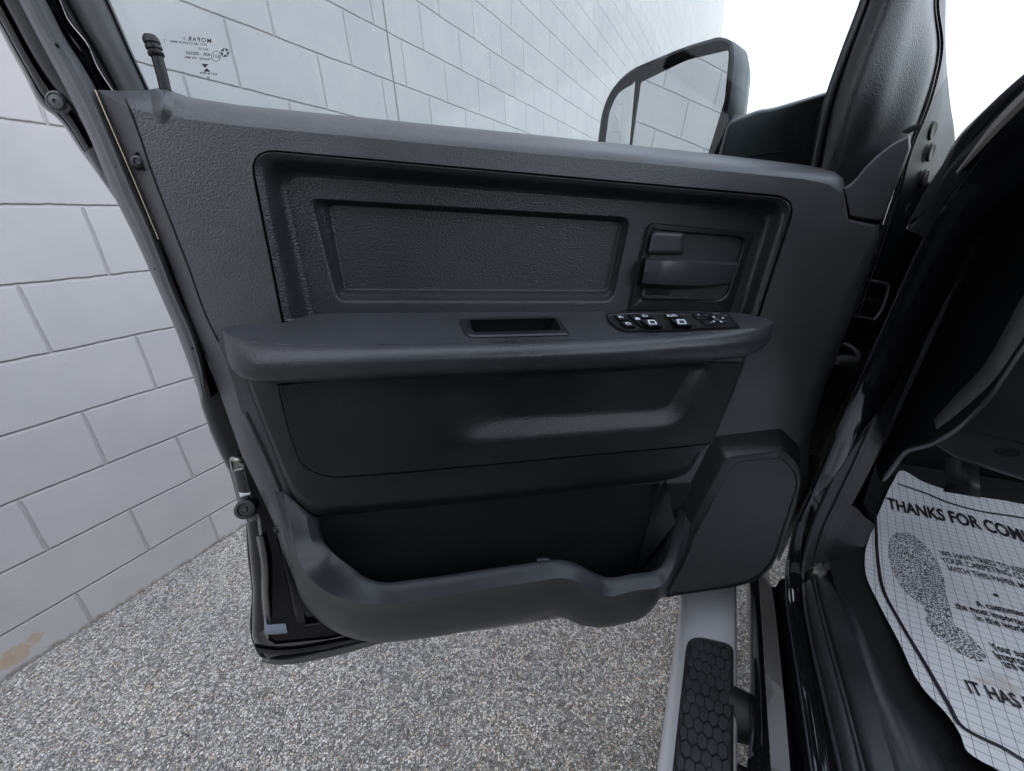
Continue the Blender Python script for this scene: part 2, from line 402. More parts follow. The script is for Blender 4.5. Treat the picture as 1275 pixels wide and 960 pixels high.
bm = bmesh.new(); box_bm(bm, (2.0985, D_WALL+.004, -.2), (2.1115, D_WALL+.1, 13.98))
finish('control_joint', bm, mat('sealant', (.30, .29, .28), .7), wt)
# ================================================================ TRUCK
TR = thing('pickup_truck', 'black pickup truck with its front door swung open beside the block wall', 'pickup truck', (.5, -.5, 0))
# ---- steel shell of the door
back = [(105, 190), (147, 251), (172, 300), (220, 413), (246, 485), (251, 507), (263, 541), (274, 566), (285, 587), (296, 624), (307, 649), (310, 681), (315, 734), (314, 793), (321, 809), (331, 824), (409, 816), (471, 799), (600, 785), (750, 762), (900, 728), (955, 705), (985, 640), (1003, 560), (1050, 440), (1082, 320), (1090, 285), (1035, 235), (640, 195), (300, 165)]
frt = [(140, 165), (165, 225), (198, 300), (240, 405), (258, 455), (272, 490), (287, 525), (300, 562), (300, 590), (309, 622), (319, 648), (323, 681), (327, 734), (327, 785), (333, 797), (343, 803), (409, 797), (471, 783), (600, 770), (750, 750), (900, 715), (945, 695), (975, 635), (993, 555), (1040, 438), (1070, 320), (1080, 290), (1030, 240), (640, 200), (300, 172)]
B = rpoly(back, 2, 1); Fr = rpoly(frt, 2, 1)
shell = loft('door_shell', [(inset(Fr, 12), .545), (B, .60)]+blend(B, .60, B, .572, 'lin', 1)+blend(B, .572, Fr, .545, 'out', 3)+blend(Fr, .545, inset(Fr, 2), .520, 'lin', 1)+[(inset(Fr, 5), .512)], M['shell'], TR, holes=[rpoly([(325, 205, 20), (975, 262, 20), (935, 385, 6), (360, 390, 6)], 4, 3)])
# pressed pillar, brace and recesses in the visible corner of the shell
patch('inner_pressing', [
    [(319, 668, .530), (324, 700, .530), (326, 750, .530), (330, 788, .530)],
    [(323, 668, .513), (328, 700, .511), (330, 750, .511), (334, 789, .520)],
    [(328, 668, .506), (333, 700, .503), (334, 750, .503), (338, 790, .515)],
    [(333, 669, .515), (339, 703, .522), (343, 750, .528), (347, 786, .528)],
    [(341, 669, .522), (348, 705, .528), (356, 748, .532), (360, 783, .530)],
    [(346, 672, .508), (354, 706, .503), (364, 746, .503), (371, 781, .515)],
    [(358, 690, .506), (368, 722, .502), (384, 752, .502), (396, 776, .514)]], M['shell'], shell, nv=4)
patch('shelf_reflection', [[(329, 764, .530), (340, 764, .530), (352, 763, .530)], [(329, 766, .522), (340, 766, .5215), (353, 765, .522)], [(330, 785, .509), (342, 785, .5085), (357, 783, .509)], [(330, 790, .512), (342, 790, .512), (358, 788, .512)]], mat('painted_sky_reflection', (.24, .28, .34), .25), shell, nv=3)  # pale patch: the sky's reflection in the glossy shell, put into the colour
patch('lower_flange', [[(318, 801, .545), (336, 804, .54), (412, 796, .532), (470, 783, .525)], [(318, 806, .522), (337, 809, .517), (413, 801, .510), (472, 788, .505)], [(320, 812, .524), (338, 815, .519), (413, 806, .512), (473, 792, .507)]], M['shell'], shell, nv=3)
bm = bmesh.new()
box = rpoly([(374, 752, 4), (398, 764, 4), (404, 777, 3), (378, 781, 4)], 4, 1)
loft_bm(bm, [(box, .5135), (inset(box, 2), .506), (inset(box, 3.2), .506), (inset(box, 4.5), .525)], D3)
finish('drain_recess', bm, M['shell'], shell)
patch('lower_weatherstrip', [
    [(322, 812, .575), (331, 815, .57), (409, 806, .56), (471, 791, .55), (520, 782, .545)],
    [(323, 817, .562), (332, 820, .558), (409, 810, .55), (473, 795, .542), (522, 786, .54)],
    [(326, 819, .570), (335, 822, .565), (412, 813, .558), (475, 797, .55), (524, 788, .545)],
    [(326, 824, .582), (333, 826, .58), (412, 818, .572), (475, 801, .565), (524, 791, .56)]], M['rubber'], shell, nv=4)
tube('weatherstrip_bead', [(310, 652, .60), (312, 690, .60), (317, 735, .60), (316, 792, .60), (323, 811, .60)], .004, M['rubber_dark'], shell)
# latch on the door's end face
bm = bmesh.new()
P = rpoly([(286, 572, 2), (304, 569, 3), (309, 584, 3), (289, 588, 2)], 4, 1)
loft_bm(bm, [(P, .54), (inset(P, -1), .53), (inset(P, 1), .525), (inset(P, 3), .527)])
finish('latch_plate', bm, M['zinc'], shell)
tube('latch_claw', [(289, 571, .522), (297, 573, .518), (303, 577, .52), (306, 583, .522)], .0035, M['zinc'], shell)
patch('latch_housing', [[(287, 588, .545), (297, 628, .545), (309, 652, .545)], [(297, 586, .522), (306, 622, .520), (318, 648, .524)], [(312, 586, .515), (325, 622, .512), (338, 650, .515)]], M['paint'], shell, nv=5)
patch('latch_lip', [[(297, 612, .530), (307, 611, .524), (318, 609, .52)], [(298, 616, .520), (308, 615, .516), (320, 612, .512)], [(300, 621, .530), (309, 619, .524), (320, 616, .52)]], M['chrome'], shell, nv=4)
lathe('rubber_buffer', D3(312, 632, .525), D3(303, 635, .50)-D3(312, 632, .525), [(0, .012), (.016, .0115), (.022, .0125), (.026, .0115), (.027, .008), (.024, .007), (.024, .004), (.026, .003)], M['rubber_dark'], shell)
# ---- gray seal along the trailing edge
Ls = [(-24, -90), (25, 0), (50, 48), (70, 85), (92, 127), (107, 157), (138, 232), (171, 300), (202, 370), (224, 421), (244, 475), (251, 500)]
Rs = [(3, -90), (55, 0), (82, 52), (100, 80), (118, 112), (138, 158), (163, 216), (197, 298), (222, 367), (243, 415), (253, 455), (255, 480)]
def lerpc(t, dd): return [(a[0]+(b[0]-a[0])*t, a[1]+(b[1]-a[1])*t, dd) for a, b in zip(Ls, Rs)]
seal = patch('door_edge_seal', [lerpc(0, .545), lerpc(.04, .512), lerpc(.35, .502), lerpc(.60, .503), lerpc(.72, .496), lerpc(.88, .502), lerpc(1.0, .508), lerpc(1.02, .53)], M['seal'], TR, nu=5, nv=3)
for px, py in ((73, 59), (144, 209), (197, 334), (240, 433)):
    lathe('seal_clip', D3(px, py, .506), N, [(0, .0022), (.0032, .0022), (.0035, .001)], M['gap'], seal, 12)
tube('door_edge_glint', [(x+.5, y, .4975) for x, y in Rs[4:8]], .0007, mat('warm_edge_reflection', (.5, .42, .28), .45, .9), TR, n=6)  # warm reflection in the metal edge, put into the strip's colour
# ---- outer window frame at the top left
A0 = [(-60, -70), (0, 39), (28, 90), (56, 136), (67, 144), (100, 188), (150, 258)]
A1 = [(-40, -85), (16, 22), (45, 75), (70, 112), (92, 140), (113, 178), (152, 255)]
A2 = [(-20, -90), (32, 6), (58, 58), (82, 103), (104, 145), (124, 195), (156, 258)]
def mixl(P, Q, t, d): return [(a[0]+(b[0]-a[0])*t, a[1]+(b[1]-a[1])*t, d) for a, b in zip(P, Q)]
wf = patch('window_frame', [mixl(A0, A0, 0, .60), mixl(A0, A1, .02, .585), mixl(A0, A1, .25, .57), mixl(A0, A1, .30, .578), mixl(A0, A1, .36, .566), mixl(A0, A1, .7, .562), mixl(A0, A1, .76, .570), mixl(A1, A2, 0, .560), mixl(A1, A2, 1, .55), mixl(A1, A2, 1.1, .56)], M['paint'], TR, nu=6, nv=3)
lathe('frame_screw', D3(74, 128, .562), N, [(0, .0095), (.002, .0095), (.003, .0078), (.002, .0068), (.005, .0056), (.006, .002), (.0045, .0015)], M['seal'], wf, 24)
# inner window frame between seal and glass
G0 = [(x+1, y) for x, y in [(3, -90), (55, 0), (82, 52), (100, 80), (118, 112), (126, 130)]]
G1 = [(30, -90), (75, 0), (84, 22), (110, 56), (120, 80), (143, 116)]
G2 = [(36, -90), (82, 0), (100, 33), (118, 62), (132, 88), (147, 116)]
G3 = [(88, -90), (136, 0), (151, 34), (163, 62), (175, 88), (188, 116)]
patch('frame_channel', [mixl(G0, G0, 0, .522), mixl(G0, G1, .25, .532), mixl(G0, G1, .6, .534), mixl(G0, G1, .95, .528)], M['paint'], wf, nu=6, nv=4)
patch('frame_seal', [mixl(G1, G1, 0, .526), mixl(G1, G2, .35, .516), mixl(G1, G2, .8, .518), mixl(G1, G2, 1.1, .530)], M['rubber_dark'], wf, nu=6, nv=4)
patch('glass_run', [mixl(G2, G2, 0, .526), mixl(G2, G3, .25, .512), mixl(G2, G3, .6, .512), mixl(G2, G3, .90, .520), mixl(G2, G3, .93, .524), mixl(G2, G3, .96, .519), mixl(G2, G3, 1, .528), mixl(G2, G3, 1.01, .545)], M['rubber'], wf, nu=6, nv=4)
# ---- main door trim
T = [  # x, y, d of the outer edge ; x, y of the face edge
    ((121, 112, .500), (160, 134)), ((135, 112.5, .500), (161, 134)), ((154, 113, .505), (162, 134)), ((180, 112, .522), (184, 140)), ((205, 110, .525), (209, 143)), ((235, 121, .528), (236, 149)), ((300, 131, .53), (300, 157)), ((450, 146, .53), (450, 171)), ((640, 165, .53), (640, 189)), ((800, 182, .53), (800, 203)), ((900, 193, .53), (900, 213)), ((1000, 205, .53), (999, 223)), ((1040, 212, .525), (1030, 229)), ((1050, 221, .51), (1037, 234)), ((1053, 240, .49), (1049, 243)), ((1057, 271, .49), (1054, 275)), ((1075, 275, .49), (1073, 280)), ((1095, 278, .495), (1088, 284)),
    ((1094, 297, .50), (1078, 311)), ((1076, 350, .50), (1060, 352)), ((1061, 394, .50), (1043, 394)), ((1048, 428, .50), (1030, 428)), ((1028, 481, .50), (1012, 478)), ((1012, 531, .50), (998, 526)), ((1008, 555, .50), (995, 553)), ((1006, 597, .50), (994, 592)), ((1000, 613, .50), (988, 610)), ((986, 644, .50), (976, 640)), ((970, 686, .50), (960, 680)), ((961, 707, .50), (952, 698)), ((945, 721, .50), (938, 710)), ((914, 729, .50), (912, 719)), ((857, 739, .50), (856, 730)), ((824, 744, .50), (822, 735)),
    ((700, 762, .51), (700, 748)), ((560, 776, .51), (560, 762)), ((450, 780, .51), (450, 768)), ((399, 768, .505), (408, 757)), ((368, 727, .505), (382, 716)), ((349, 680, .505), (365, 668)), ((343, 656, .505), (355, 640)), ((317, 600, .505), (334, 590)), ((301, 567, .505), (318, 557)), ((282, 513, .505), (299, 507)), ((257, 444, .505), (282, 450)), ((238, 400, .505), (257, 394)), ((213, 331, .505), (236, 336)), ((197, 294, .505), (219, 292)), ((163, 212, .505), (187, 208)), ((138, 155, .505), (171, 160))]
out_ = [np.array(a[:2], float) for a, b in T]; dd_ = [a[2] for a, b in T]; in_ = [np.array(b, float) for a, b in T]
DF = .474
rec = [(309, 185, 38), (993, 246, 30), (944, 396, 3), (352, 402, 3)]
R0 = rpoly(rec, 10, 6)
rings = [(out_, [x+.02 for x in dd_])]
for i in range(0, 7):
    t = i/6; a = 1-math.cos(t*math.pi/2); h = math.sin(t*math.pi/2)
    P, dl = [], []
    for k, (p, q, d0) in enumerate(zip(out_, in_, dd_)):
        side = k >= 43 or k < 2
        aa, hh = (t, t) if side else (a, h)
        P.append(p+(q-p)*aa); dl.append(d0+(DF-d0)*hh)
    rings.append((P, dl))
trim = loft('door_trim', [(r[0], r[1]) for r in rings[:-1]]+[(in_, DF)], M['leather'], TR, holes=[inset(R0, -1.2)], angle=50)
# seam where the edge facet meets the face
tube('trim_seam', [(154, 115, .500), (161, 134, .4745), (171, 160, .4742), (187, 208, .4742), (219, 292, .4742), (236, 336, .4742), (257, 394, .4742), (272, 425, .4742)], .0009, M['gap'], trim)
# boss for the lock rod
def ell(cx, cyy, a, b, n=28, top=None):
    out = []
    for i in range(n):
        t = 2*math.pi*i/n; x, y = cx+a*math.cos(t), cyy+b*math.sin(t)
        if top is not None: y = max(y, top)
        out.append(np.array([x, y]))
    return out
def belt_d(y):
    c = 1-max(0., min(1., (y-110)/33)); return .525-.051*math.sqrt(max(0., 1-c*c))
bm = bmesh.new(); G_ = []
for j in range(33):
    row_ = []
    for i in range(33):
        a_ = i/32; b_ = j/32; x = 180+46*a_; gx = math.exp(-((x-202)/12.5)**2); y0 = 112+max(0, x-210)*.42-3.2*gx; y = y0+b_*(64+4*gx)
        gy = max(0., 1-b_)**1.7; g2 = gx*gy*(1-math.exp(-b_*14)*.55)
        row_.append(bm.verts.new(D3(x, y, belt_d(y-y0+110.5)+.0022-.015*g2)))
    G_.append(row_)
for j in range(32):
    for i in range(32): bm.faces.new((G_[j][i], G_[j][i+1], G_[j+1][i+1], G_[j+1][i]))
finish('lock_rod_boss', bm, M['leather'], trim, 80)
bm = bmesh.new(); tube_bm(bm, [D3(206, 112, .503), D3(203, 98, .503), D3(196, 72, .503), D3(194.5, 66, .503)], .0044, 20)
P0, P1 = D3(195.2, 69.5, .503), D3(190.5, 56.5, .503); ax = P1-P0
finish('lock_rod', bm, M['plastic_dark'], TR)
lathe('lock_rod_cap', P0, ax, [(-.001, 0.00461), (0, 0.00590), (.0022, 0.00590), (.0026, 0.00475), (.0042, 0.00475), (.0046, 0.00605), (.0068, 0.00605), (.0072, 0.00490), (.0086, 0.00490), (.009, 0.00619), (.012, 0.00590), (.0145, 0.00432), (.0155, 0.00144)], M['plastic_dark'], bpy.data.objects['lock_rod'], 24, 60)
# torx screw in its oval well
P = ell(174, 201, 10.5, 11.5); 
def rot2(P, c, a): 
    ca, sa = math.cos(a), math.sin(a); return [np.array([c[0]+(p[0]-c[0])*ca-(p[1]-c[1])*sa, c[1]+(p[0]-c[0])*sa+(p[1]-c[1])*ca]) for p in P]
well = loft('screw_well', [(ell(174, 201, 11.5, 12.5), .487), (P, .4825), (ell(174, 201, 9, 10), .4835), (ell(174, 202, 8, 9), .4875)], M['plastic_dark'], trim)
lathe('torx_screw', D3(173, 201.5, .485), N, [(0, .0062), (.001, .0062), (.003, .0050), (.0036, .0028), (.0022, .0022)], M['dark_screw'], well, 20, 20)
lathe('torx_screw', D3(347.5, 658, .492), N, [(0, .006), (.002, .006), (.004, .0045), (.0046, .0022), (.003, .002)], M['dark_screw'], trim, 18)
# vertical rib on the lower left of the trim
patch('trim_rib', [[(300, 520, .479), (318, 560, .479), (336, 600, .479), (352, 640, .479)], [(305, 515, .471), (324, 556, .470), (343, 600, .470), (358, 640, .471)], [(309, 512, .4745), (329, 553, .4745), (348, 598, .4745), (363, 638, .4745)]], M['leather'], trim, nv=4)
# ---- upper insert
i1 = inset(R0, 2.0)
mid = rpoly([(352, 218, 30), (955, 263, 24), (915, 404, 3), (393, 404, 3)], 10, 6)
pad0 = rpoly([(381, 246, 16), (788, 270, 16), (765, 378, 14), (419, 378, 12)], 10, 6)
pad1 = rpoly([(412, 255, 8), (773, 277, 8), (756, 361, 10), (430, 359, 5)], 10, 6)
ins = loft('upper_insert', [(inset(R0, -1.5), .482), (inset(R0, 1.2), .482)]+blend(inset(R0, 1.2), .482, inset(R0, 2.6), .4735, 'out', 3)+blend(inset(R0, 2.6), .4735, inset(R0, 5), .4745, 's', 2)+blend(inset(R0, 5), .4745, mid, .500, 's', 8), M['leather_dark'], TR, angle=60, holes=[pad0])
bm = bmesh.new(); loft_bm(bm, [(pad0, .500)]+blend(pad0, .500, [p+(q-p)*.25 for p, q in zip(pad0, pad1)], .503, 'in', 3)+blend([p+(q-p)*.25 for p, q in zip(pad0, pad1)], .503, [p+(q-p)*.85 for p, q in zip(pad0, pad1)], .514, 'lin', 2)+blend([p+(q-p)*.85 for p, q in zip(pad0, pad1)], .514, pad1, .516, 'out', 3))
finish('insert_pad', bm, M['leather_dark'], ins, 60)
# ---- handle bezel, cup, levers
bz = rpoly([(808, 277, 8), (940, 289, 6), (909, 389, 2), (783, 388, 2)], 6, 2)
cup = rpoly([(815, 287, 9), (929, 296, 12), (903, 374, 14), (797, 372, 7)], 6, 2)
cin = rpoly([(821, 292, 6), (917, 299, 10), (893, 362, 10), (806, 361, 6)], 6, 2)
bezel = loft('handle_bezel', [(inset(bz, -1.2), .502), (bz, .502), (bz, .4965), (inset(bz, 1.5), .4945), (inset(cup, -2), .4945), (cup, .4965)]+blend(cup, .4965, cin, .545, 'lin', 2)+[(inset(cin, 3), .556)], [M['plastic'], mat('cup_shade', (.004, .004, .005), .7, 0, 0, .15)], TR, cap_mi=1)  # shade of the cavity is put into the cup floor's colour
def block(name, poly, d0, d1, m, par, rr=3, ed=3):
    P = rpoly(poly, 5, 1)
    return loft(name, [(P, d0)]+[(P, d1+.006)]+blend(P, d1+.006, inset(P, rr), d1, 'out', 4), m, par, angle=50)
block('lock_lever', [(812, 287, 8), (853, 290, 6), (851, 317, 5), (806, 316, 4)], .545, .487, M['plastic_handle'], bezel, 5)
block('lever_foot', [(801, 357, 4), (838, 359, 9), (836, 372, 8), (797, 371, 5)], .545, .500, M['plastic_dark'], bezel, 4)
patch('pull_handle', [
    [(807, 321, .520), (830, 322, .520), (850, 323, .520), (880, 325, .525), (924, 327, .535)],
    [(806, 321, .490), (830, 321.5, .480), (850, 323, .480), (880, 325, .488), (925, 327, .500)],
    [(804, 324, .482), (829, 325, .472), (849, 326.5, .472), (880, 328.5, .482), (924, 330, .497)],
    [(802, 338, .479), (826, 340, .470), (844, 341, .470), (880, 341, .481), (918, 342, .497)],
    [(799, 352, .482), (824, 354, .472), (843, 355, .472), (880, 355, .483), (911, 352, .499)],
    [(799, 356, .490), (824, 358, .480), (843, 359, .480), (878, 358, .490), (909, 355, .505)],
    [(799, 356, .520), (824, 358, .520), (843, 359, .520), (878, 358, .525), (909, 355, .535)]], M['plastic_handle'], bezel, nu=6, nv=1, sm=False, angle=24)
# ---- armrest
P0a, P1a = D3(560, 391, .468), D3(560, 428, .4075)
AN = np.cross(U, P1a-P0a); AN /= np.linalg.norm(AN); AN *= np.sign(AN[2])
def PT(x, y, h=0.): return PL(x, y, P0a+AN*h, AN)
def dof(p): return float(-((p-EYE)@N))
top_poly = [(277, 410), (283, 406.5), (300, 405), (335, 403.5), (352, 402), (368, 397), (385, 392.5), (400, 391), (500, 389.5), (640, 388.5), (780, 388), (907, 389), (925, 390.5), (944, 394), (958, 398), (963, 402), (958, 405), (940, 408), (900, 411.5), (840, 415.5), (770, 420), (700, 423), (620, 425.5), (560, 427), (480, 428.5), (400, 429), (350, 428), (315, 425), (293, 420), (281, 415)]
bin_o = rpoly([(571, 397, 6), (694, 394, 4), (711, 417, 4), (580, 420, 12)], 5, 2)
bin_i = rpoly([(585, 397.5, 2), (688, 395, 2), (698, 410.5, 4), (589, 413.5, 5)], 5, 2)
tp = crom([np.array(p, float) for p in top_poly], 3, True)
bm = bmesh.new(); loft_bm(bm, [(tp, 0.)], PT, True, [inset(bin_o, 1)])
edge = [(277, 410), (281, 415), (293, 420), (315, 425), (350, 428), (400, 429), (480, 428.5), (560, 427), (620, 425.5), (700, 423), (770, 420), (840, 415.5), (900, 411.5), (940, 408), (958, 405), (963, 402)]
bot = [(280, 436), (284, 452), (292, 464), (305, 472), (345, 476), (400, 475.5), (480, 471), (560, 467), (620, 465), (700, 461), (770, 457.5), (840, 453), (900, 448), (935, 441), (956, 428), (963, 412)]
k0 = [PT(*p) for p in edge]
e_in = [.0, .004, .010, .0135, .0145] + [.0145]*7 + [.013, .009, .003, 0.]
def row(t, push):
    return [D3(e[0]+(b[0]-e[0])*t, e[1]+(b[1]-e[1])*t, dof(k)-push*q/.0145) for e, b, k, q in zip(edge, bot, k0, e_in)]
under = [D3(b[0], b[1], dof(k)+.002) for b, k in zip(bot, k0)]
uback = [p - N*max(.0, (.482-dof(p)))+V*(-.004) for p in under]
patch_bm(bm, [k0, row(.10, .006), row(.26, .0125), row(.5, .0165), row(.75, .014), row(.93, .008), under, uback], D3, 3, 3)
arm = finish('armrest', bm, M['arm'], TR, 50)
bm = bmesh.new()
loft_bm(bm, [(inset(bin_o, -.5), -.001), (bin_o, .0012), (inset(bin_o, 2), .0022), (inset(bin_i, -1.5), .0018), (bin_i, .0)], PT, False)
bi = [PT(p[0], p[1], 0.) for p in bin_i]; lo = [p-AN*.035 for p in bi]
loft_bm(bm, [(bi, 0), (lo, 0)], None, False)
bm.faces.new([bm.verts.new(p) for p in lo])
finish('armrest_tray', bm, M['plastic'], arm, 40)
# ---- window switches
sw = rpoly([(754, 390.5, 4), (757, 401, 6), (775, 413.5, 8), (840, 412, 4), (921, 408, 3), (920, 404.5, 3), (906, 390, 3), (782, 388, 6)], 4, 2)
swp = loft('switch_panel', [(inset(sw, -.6), 0.), (sw, .0015), (inset(sw, 1.6), .0032), (inset(sw, 3), .0022)], M['plastic'], arm, PT)
def sbtn(name, poly, h0, h1, m=None, r=2.0):
    P = rpoly([(*p, r) for p in poly], 4, 1)
    return loft(name, [(P, h0), (inset(P, .2), h0+(h1-h0)*.7), (inset(P, 1.0), h1)], m or M['plastic'], swp, PT, angle=50)
sbtn('lock_switch', [(764.5, 392), (777, 392), (785, 398.7), (771, 399.2)], .002, .0058)
sbtn('lock_switch', [(771.5, 399.9), (785.5, 399.4), (793, 406.8), (778, 407.2)], .002, .0058)
sbtn('window_lockout_switch', [(781.5, 391.5), (789.5, 391.5), (806, 406.3), (798, 407)], .002, .005)
for poly in ([(790, 391), (823, 390.5), (844, 406.5), (806, 407.5)], [(825, 390.5), (857, 390.3), (881, 405), (845, 406.5)]):
    P = rpoly([(*p, 2) for p in poly], 4, 1)
    loft('switch_well', [(P, .0026), (inset(P, .8), .0028), (inset(P, 1.4), .0024)], M['gap'], swp, PT)
for q in ([(797, 397.8), (816.5, 396.8), (826, 406), (808, 407)], [(833.5, 397.6), (853.5, 396), (863, 405.3), (845, 406.4)]):
    sbtn('window_switch', q, .0025, .0095, M['plastic_lit'], 2.5)
for q in ([(793, 391.5), (808, 391.2), (815, 396), (797, 397)], [(827, 391.2), (843, 390.6), (852, 395.5), (833, 396.6)]):
    sbtn('window_switch', q, .0025, .0065, M['plastic'], 2.0)
sbtn('mirror_select_switch', [(861, 390.3), (876, 390.3), (884, 397), (868, 397.6)], .002, .0045)
sbtn('mirror_select_switch', [(870, 398.2), (886, 397.6), (893, 404), (878, 404.8)], .002, .0045)
c = PT(894, 397.5, .0025); lathe('mirror_joystick', c, AN, [(0, .0125), (.003, .0122), (.0042, .0105), (.0036, .009), (.0036, .0045), (.005, .004)], M['plastic'], swp, 28)
def icon(bm, cx, cyy, w_, h_, th, hh, sk=.9):
    """small outlined window symbol"""
    o = [(cx-w_-sk, cyy-h_), (cx+w_-1.5-sk, cyy-h_), (cx+w_+sk, cyy+h_*.4), (cx+w_+sk, cyy+h_), (cx-w_+sk, cyy+h_)]
    a = [PT(p[0], p[1], hh) for p in o]; ct = sum(a)/len(a); b = [ct+(p-ct)*th for p in a]; n = len(a)
    A_ = [bm.verts.new(p) for p in a]; B_ = [bm.verts.new(p) for p in b]
    for i in range(n): bm.faces.new((A_[i], A_[(i+1) % n], B_[(i+1) % n], B_[i]))
for a in ((812, 401, 5, 2.8, .62, .0098), (848.5, 400.4, 5.5, 2.9, .58, .0098), (803, 393, 3, 1.3, .6, .0068), (833.5, 393, 3, 1.2, .5, .0068), (840, 392.6, 2.6, 1.2, .5, .0068),
          (794, 396.6, 3.0, 1.4, .05, .0053, .4), (773, 394.5, 2.6, 1.2, .5, .0061), (782, 402.5, 3.0, 1.4, .5, .0061), (886, 401.3, 1.0, .6, .1, .0048, .2), (869.5, 391.9, 1.0, .5, .1, .0048, .2),
          (889, 394.6, 1.5, .8, .2, .0069, .2), (900, 395.6, 1.5, .8, .2, .0069, .2), (889, 400, 1.5, .8, .2, .0069, .2), (898, 400.6, 1.5, .8, .2, .0069, .2)):
    bm = bmesh.new(); icon(bm, *a); finish('switch_symbol', bm, M['white_print'], swp)
# ---- lower module: band and grained insert
lo_out = [(299, 460, 3), (306, 474, 4), (331, 540, 30), (361, 618, 24), (390, 644, 14), (500, 634, 20), (625, 621.5, 20), (730, 609.5, 20), (828, 599, 10), (858, 590, 12), (872, 565, 10), (903, 495, 10), (932, 440, 3), (700, 440, 3)]
lo_in = [(305, 455, 3), (314, 474, 4), (338, 539, 30), (369, 610, 24), (397, 630, 14), (500, 621, 20), (625, 609, 20), (730, 597, 20), (824, 587, 10), (849, 580, 12), (864, 558, 10), (895, 492, 10), (922, 440, 3), (700, 440, 3)]
li = [(345, 478, 3), (345, 478.5, 1), (357, 530, 18), (374, 582, 20), (410, 596, 16), (500, 589.5, 10), (625, 578, 10), (730, 568, 10), (830, 559, 10), (886, 553.5, 3), (889, 545, 2), (908, 500, 6), (927, 450, 3), (700, 450, 3)]
LO, LI, LN = rpoly(lo_out, 4, 2), rpoly(lo_in, 4, 2), rpoly(li, 4, 2)
band = loft('lower_door_trim', [(LO, .480)]+[(LO, .474)]+blend(LO, .474, LI, .446, 'out', 6)+[(LN, .4435)], M['plastic'], TR, cap=False, angle=60)
e_o = rpoly([(520, 466, 30), (890, 450, 14), (853, 533, 24), (545, 556, 40)], 6, 6)
e_i = rpoly([(625, 474, 30), (862, 457, 10), (824, 507, 16), (625, 518, 30)], 6, 6)
li_i = inset(LN, 1.2)
low = loft('lower_insert', [(inset(LN, -.8), .450), (inset(LN, .6), .450)]+blend(inset(LN, .6), .450, inset(LN, 2.0), .4415, 'out', 3), M['leather_fine'], band, holes=[e_o], angle=60)
bm = bmesh.new(); loft_bm(bm, [(e_o, .4415)]+blend(e_o, .4415, e_i, .4535, 's', 8)); finish('insert_pressing', bm, M['leather_fine'], band, 70)
# ---- map pocket
W1 = [(396, 644, .450), (397, 662, .435), (402, 674, .420), (414, 688, .408), (437, 706, .404), (457, 720, .403), (472, 724.5, .403), (520, 721, .403), (600, 709.5, .403), (665, 700.5, .403), (698, 697, .403), (714, 700, .402), (735, 710.5, .398), (754, 718.5, .396), (790, 714, .397), (822, 706, .400), (829, 695, .404), (838, 665, .420), (844, 645, .432), (847, 632, .440)]
W2 = [(352, 612, .465), (361, 650, .450), (370, 690, .430), (380, 712, .415), (404, 735, .405), (441, 749.5, .400), (462, 752.5, .400), (520, 747, .400), (600, 734, .400), (665, 724.5, .400), (702, 720, .400), (713, 722, .399), (733, 733, .395), (752, 742.5, .393), (792, 735, .394), (827, 726.5, .397), (836, 712, .402), (846, 682, .415), (852, 658, .428), (853, 640, .440)]
W3 = [(343, 612, .475), (352, 655, .473), (363, 700, .472), (374, 742, .470), (404, 777, .466), (441, 794.5, .462), (470, 799, .46), (520, 795, .46), (600, 782, .458), (655, 772, .456), (690, 766.5, .455), (702, 769.5, .452), (722, 777.5, .448), (747, 780.5, .444), (775, 776, .446), (800, 767.5, .452), (820, 742, .458), (838, 712, .464), (852, 680, .469), (858, 652, .472)]
w1 = [D3(a, b, c_+.016) for a, b, c_ in W1]; w2 = [D3(*p) for p in W2]; w3 = [D3(*p) for p in W3]
wi = [p - N*.010 - V*.012 for p in w1]; wj = [p - N*.020 - V*.075 for p in w1]; wb = [p - N*(.476-dof(p)) - V*.09 for p in w1]
roll = [a*.88+b*.12 for a, b in zip(w2, w3)]
w2a = [a*.93+b*.07+N*.0003 for a, b in zip(w2, w1)]
mid1 = [a*.5+b*.5+N*.004 for a, b in zip(w2, w3)]
w1a = [a*.93+b*.07+N*.0022 for a, b in zip(w1, w2)]
bm = bmesh.new(); patch_bm(bm, [wb, wj, wi, [a*.9+b*.1 for a, b in zip(w1, wi)], w1], D3, 5, 2)
patch_bm(bm, [w1, w1a, w2a, w2], D3, 5, 3); patch_bm(bm, [w2, roll, mid1, [a*.15+b*.85+N*.005 for a, b in zip(w2, w3)], w3, [p-N*.03 for p in w3]], D3, 5, 4)
pocket = finish('map_pocket', bm, M['plastic_lit'], TR, 22)
# inner liner of the pocket
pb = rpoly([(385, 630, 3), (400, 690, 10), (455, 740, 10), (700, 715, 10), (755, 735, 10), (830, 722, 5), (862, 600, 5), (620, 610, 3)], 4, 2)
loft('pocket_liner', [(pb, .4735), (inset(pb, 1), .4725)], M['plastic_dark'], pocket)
tube('pocket_clip', [(668, 699, .425), (676, 697, .425), (684, 698, .425)], .0035, M['plastic_lit'], pocket)
patch('pocket_divider', [[(826, 600, .470), (811, 640, .470), (795, 700, .470), (792, 714, .470)], [(829, 598, .452), (834, 615, .450), (838, 640, .445), (842, 650, .44)]], M['plastic'], pocket, nv=3)
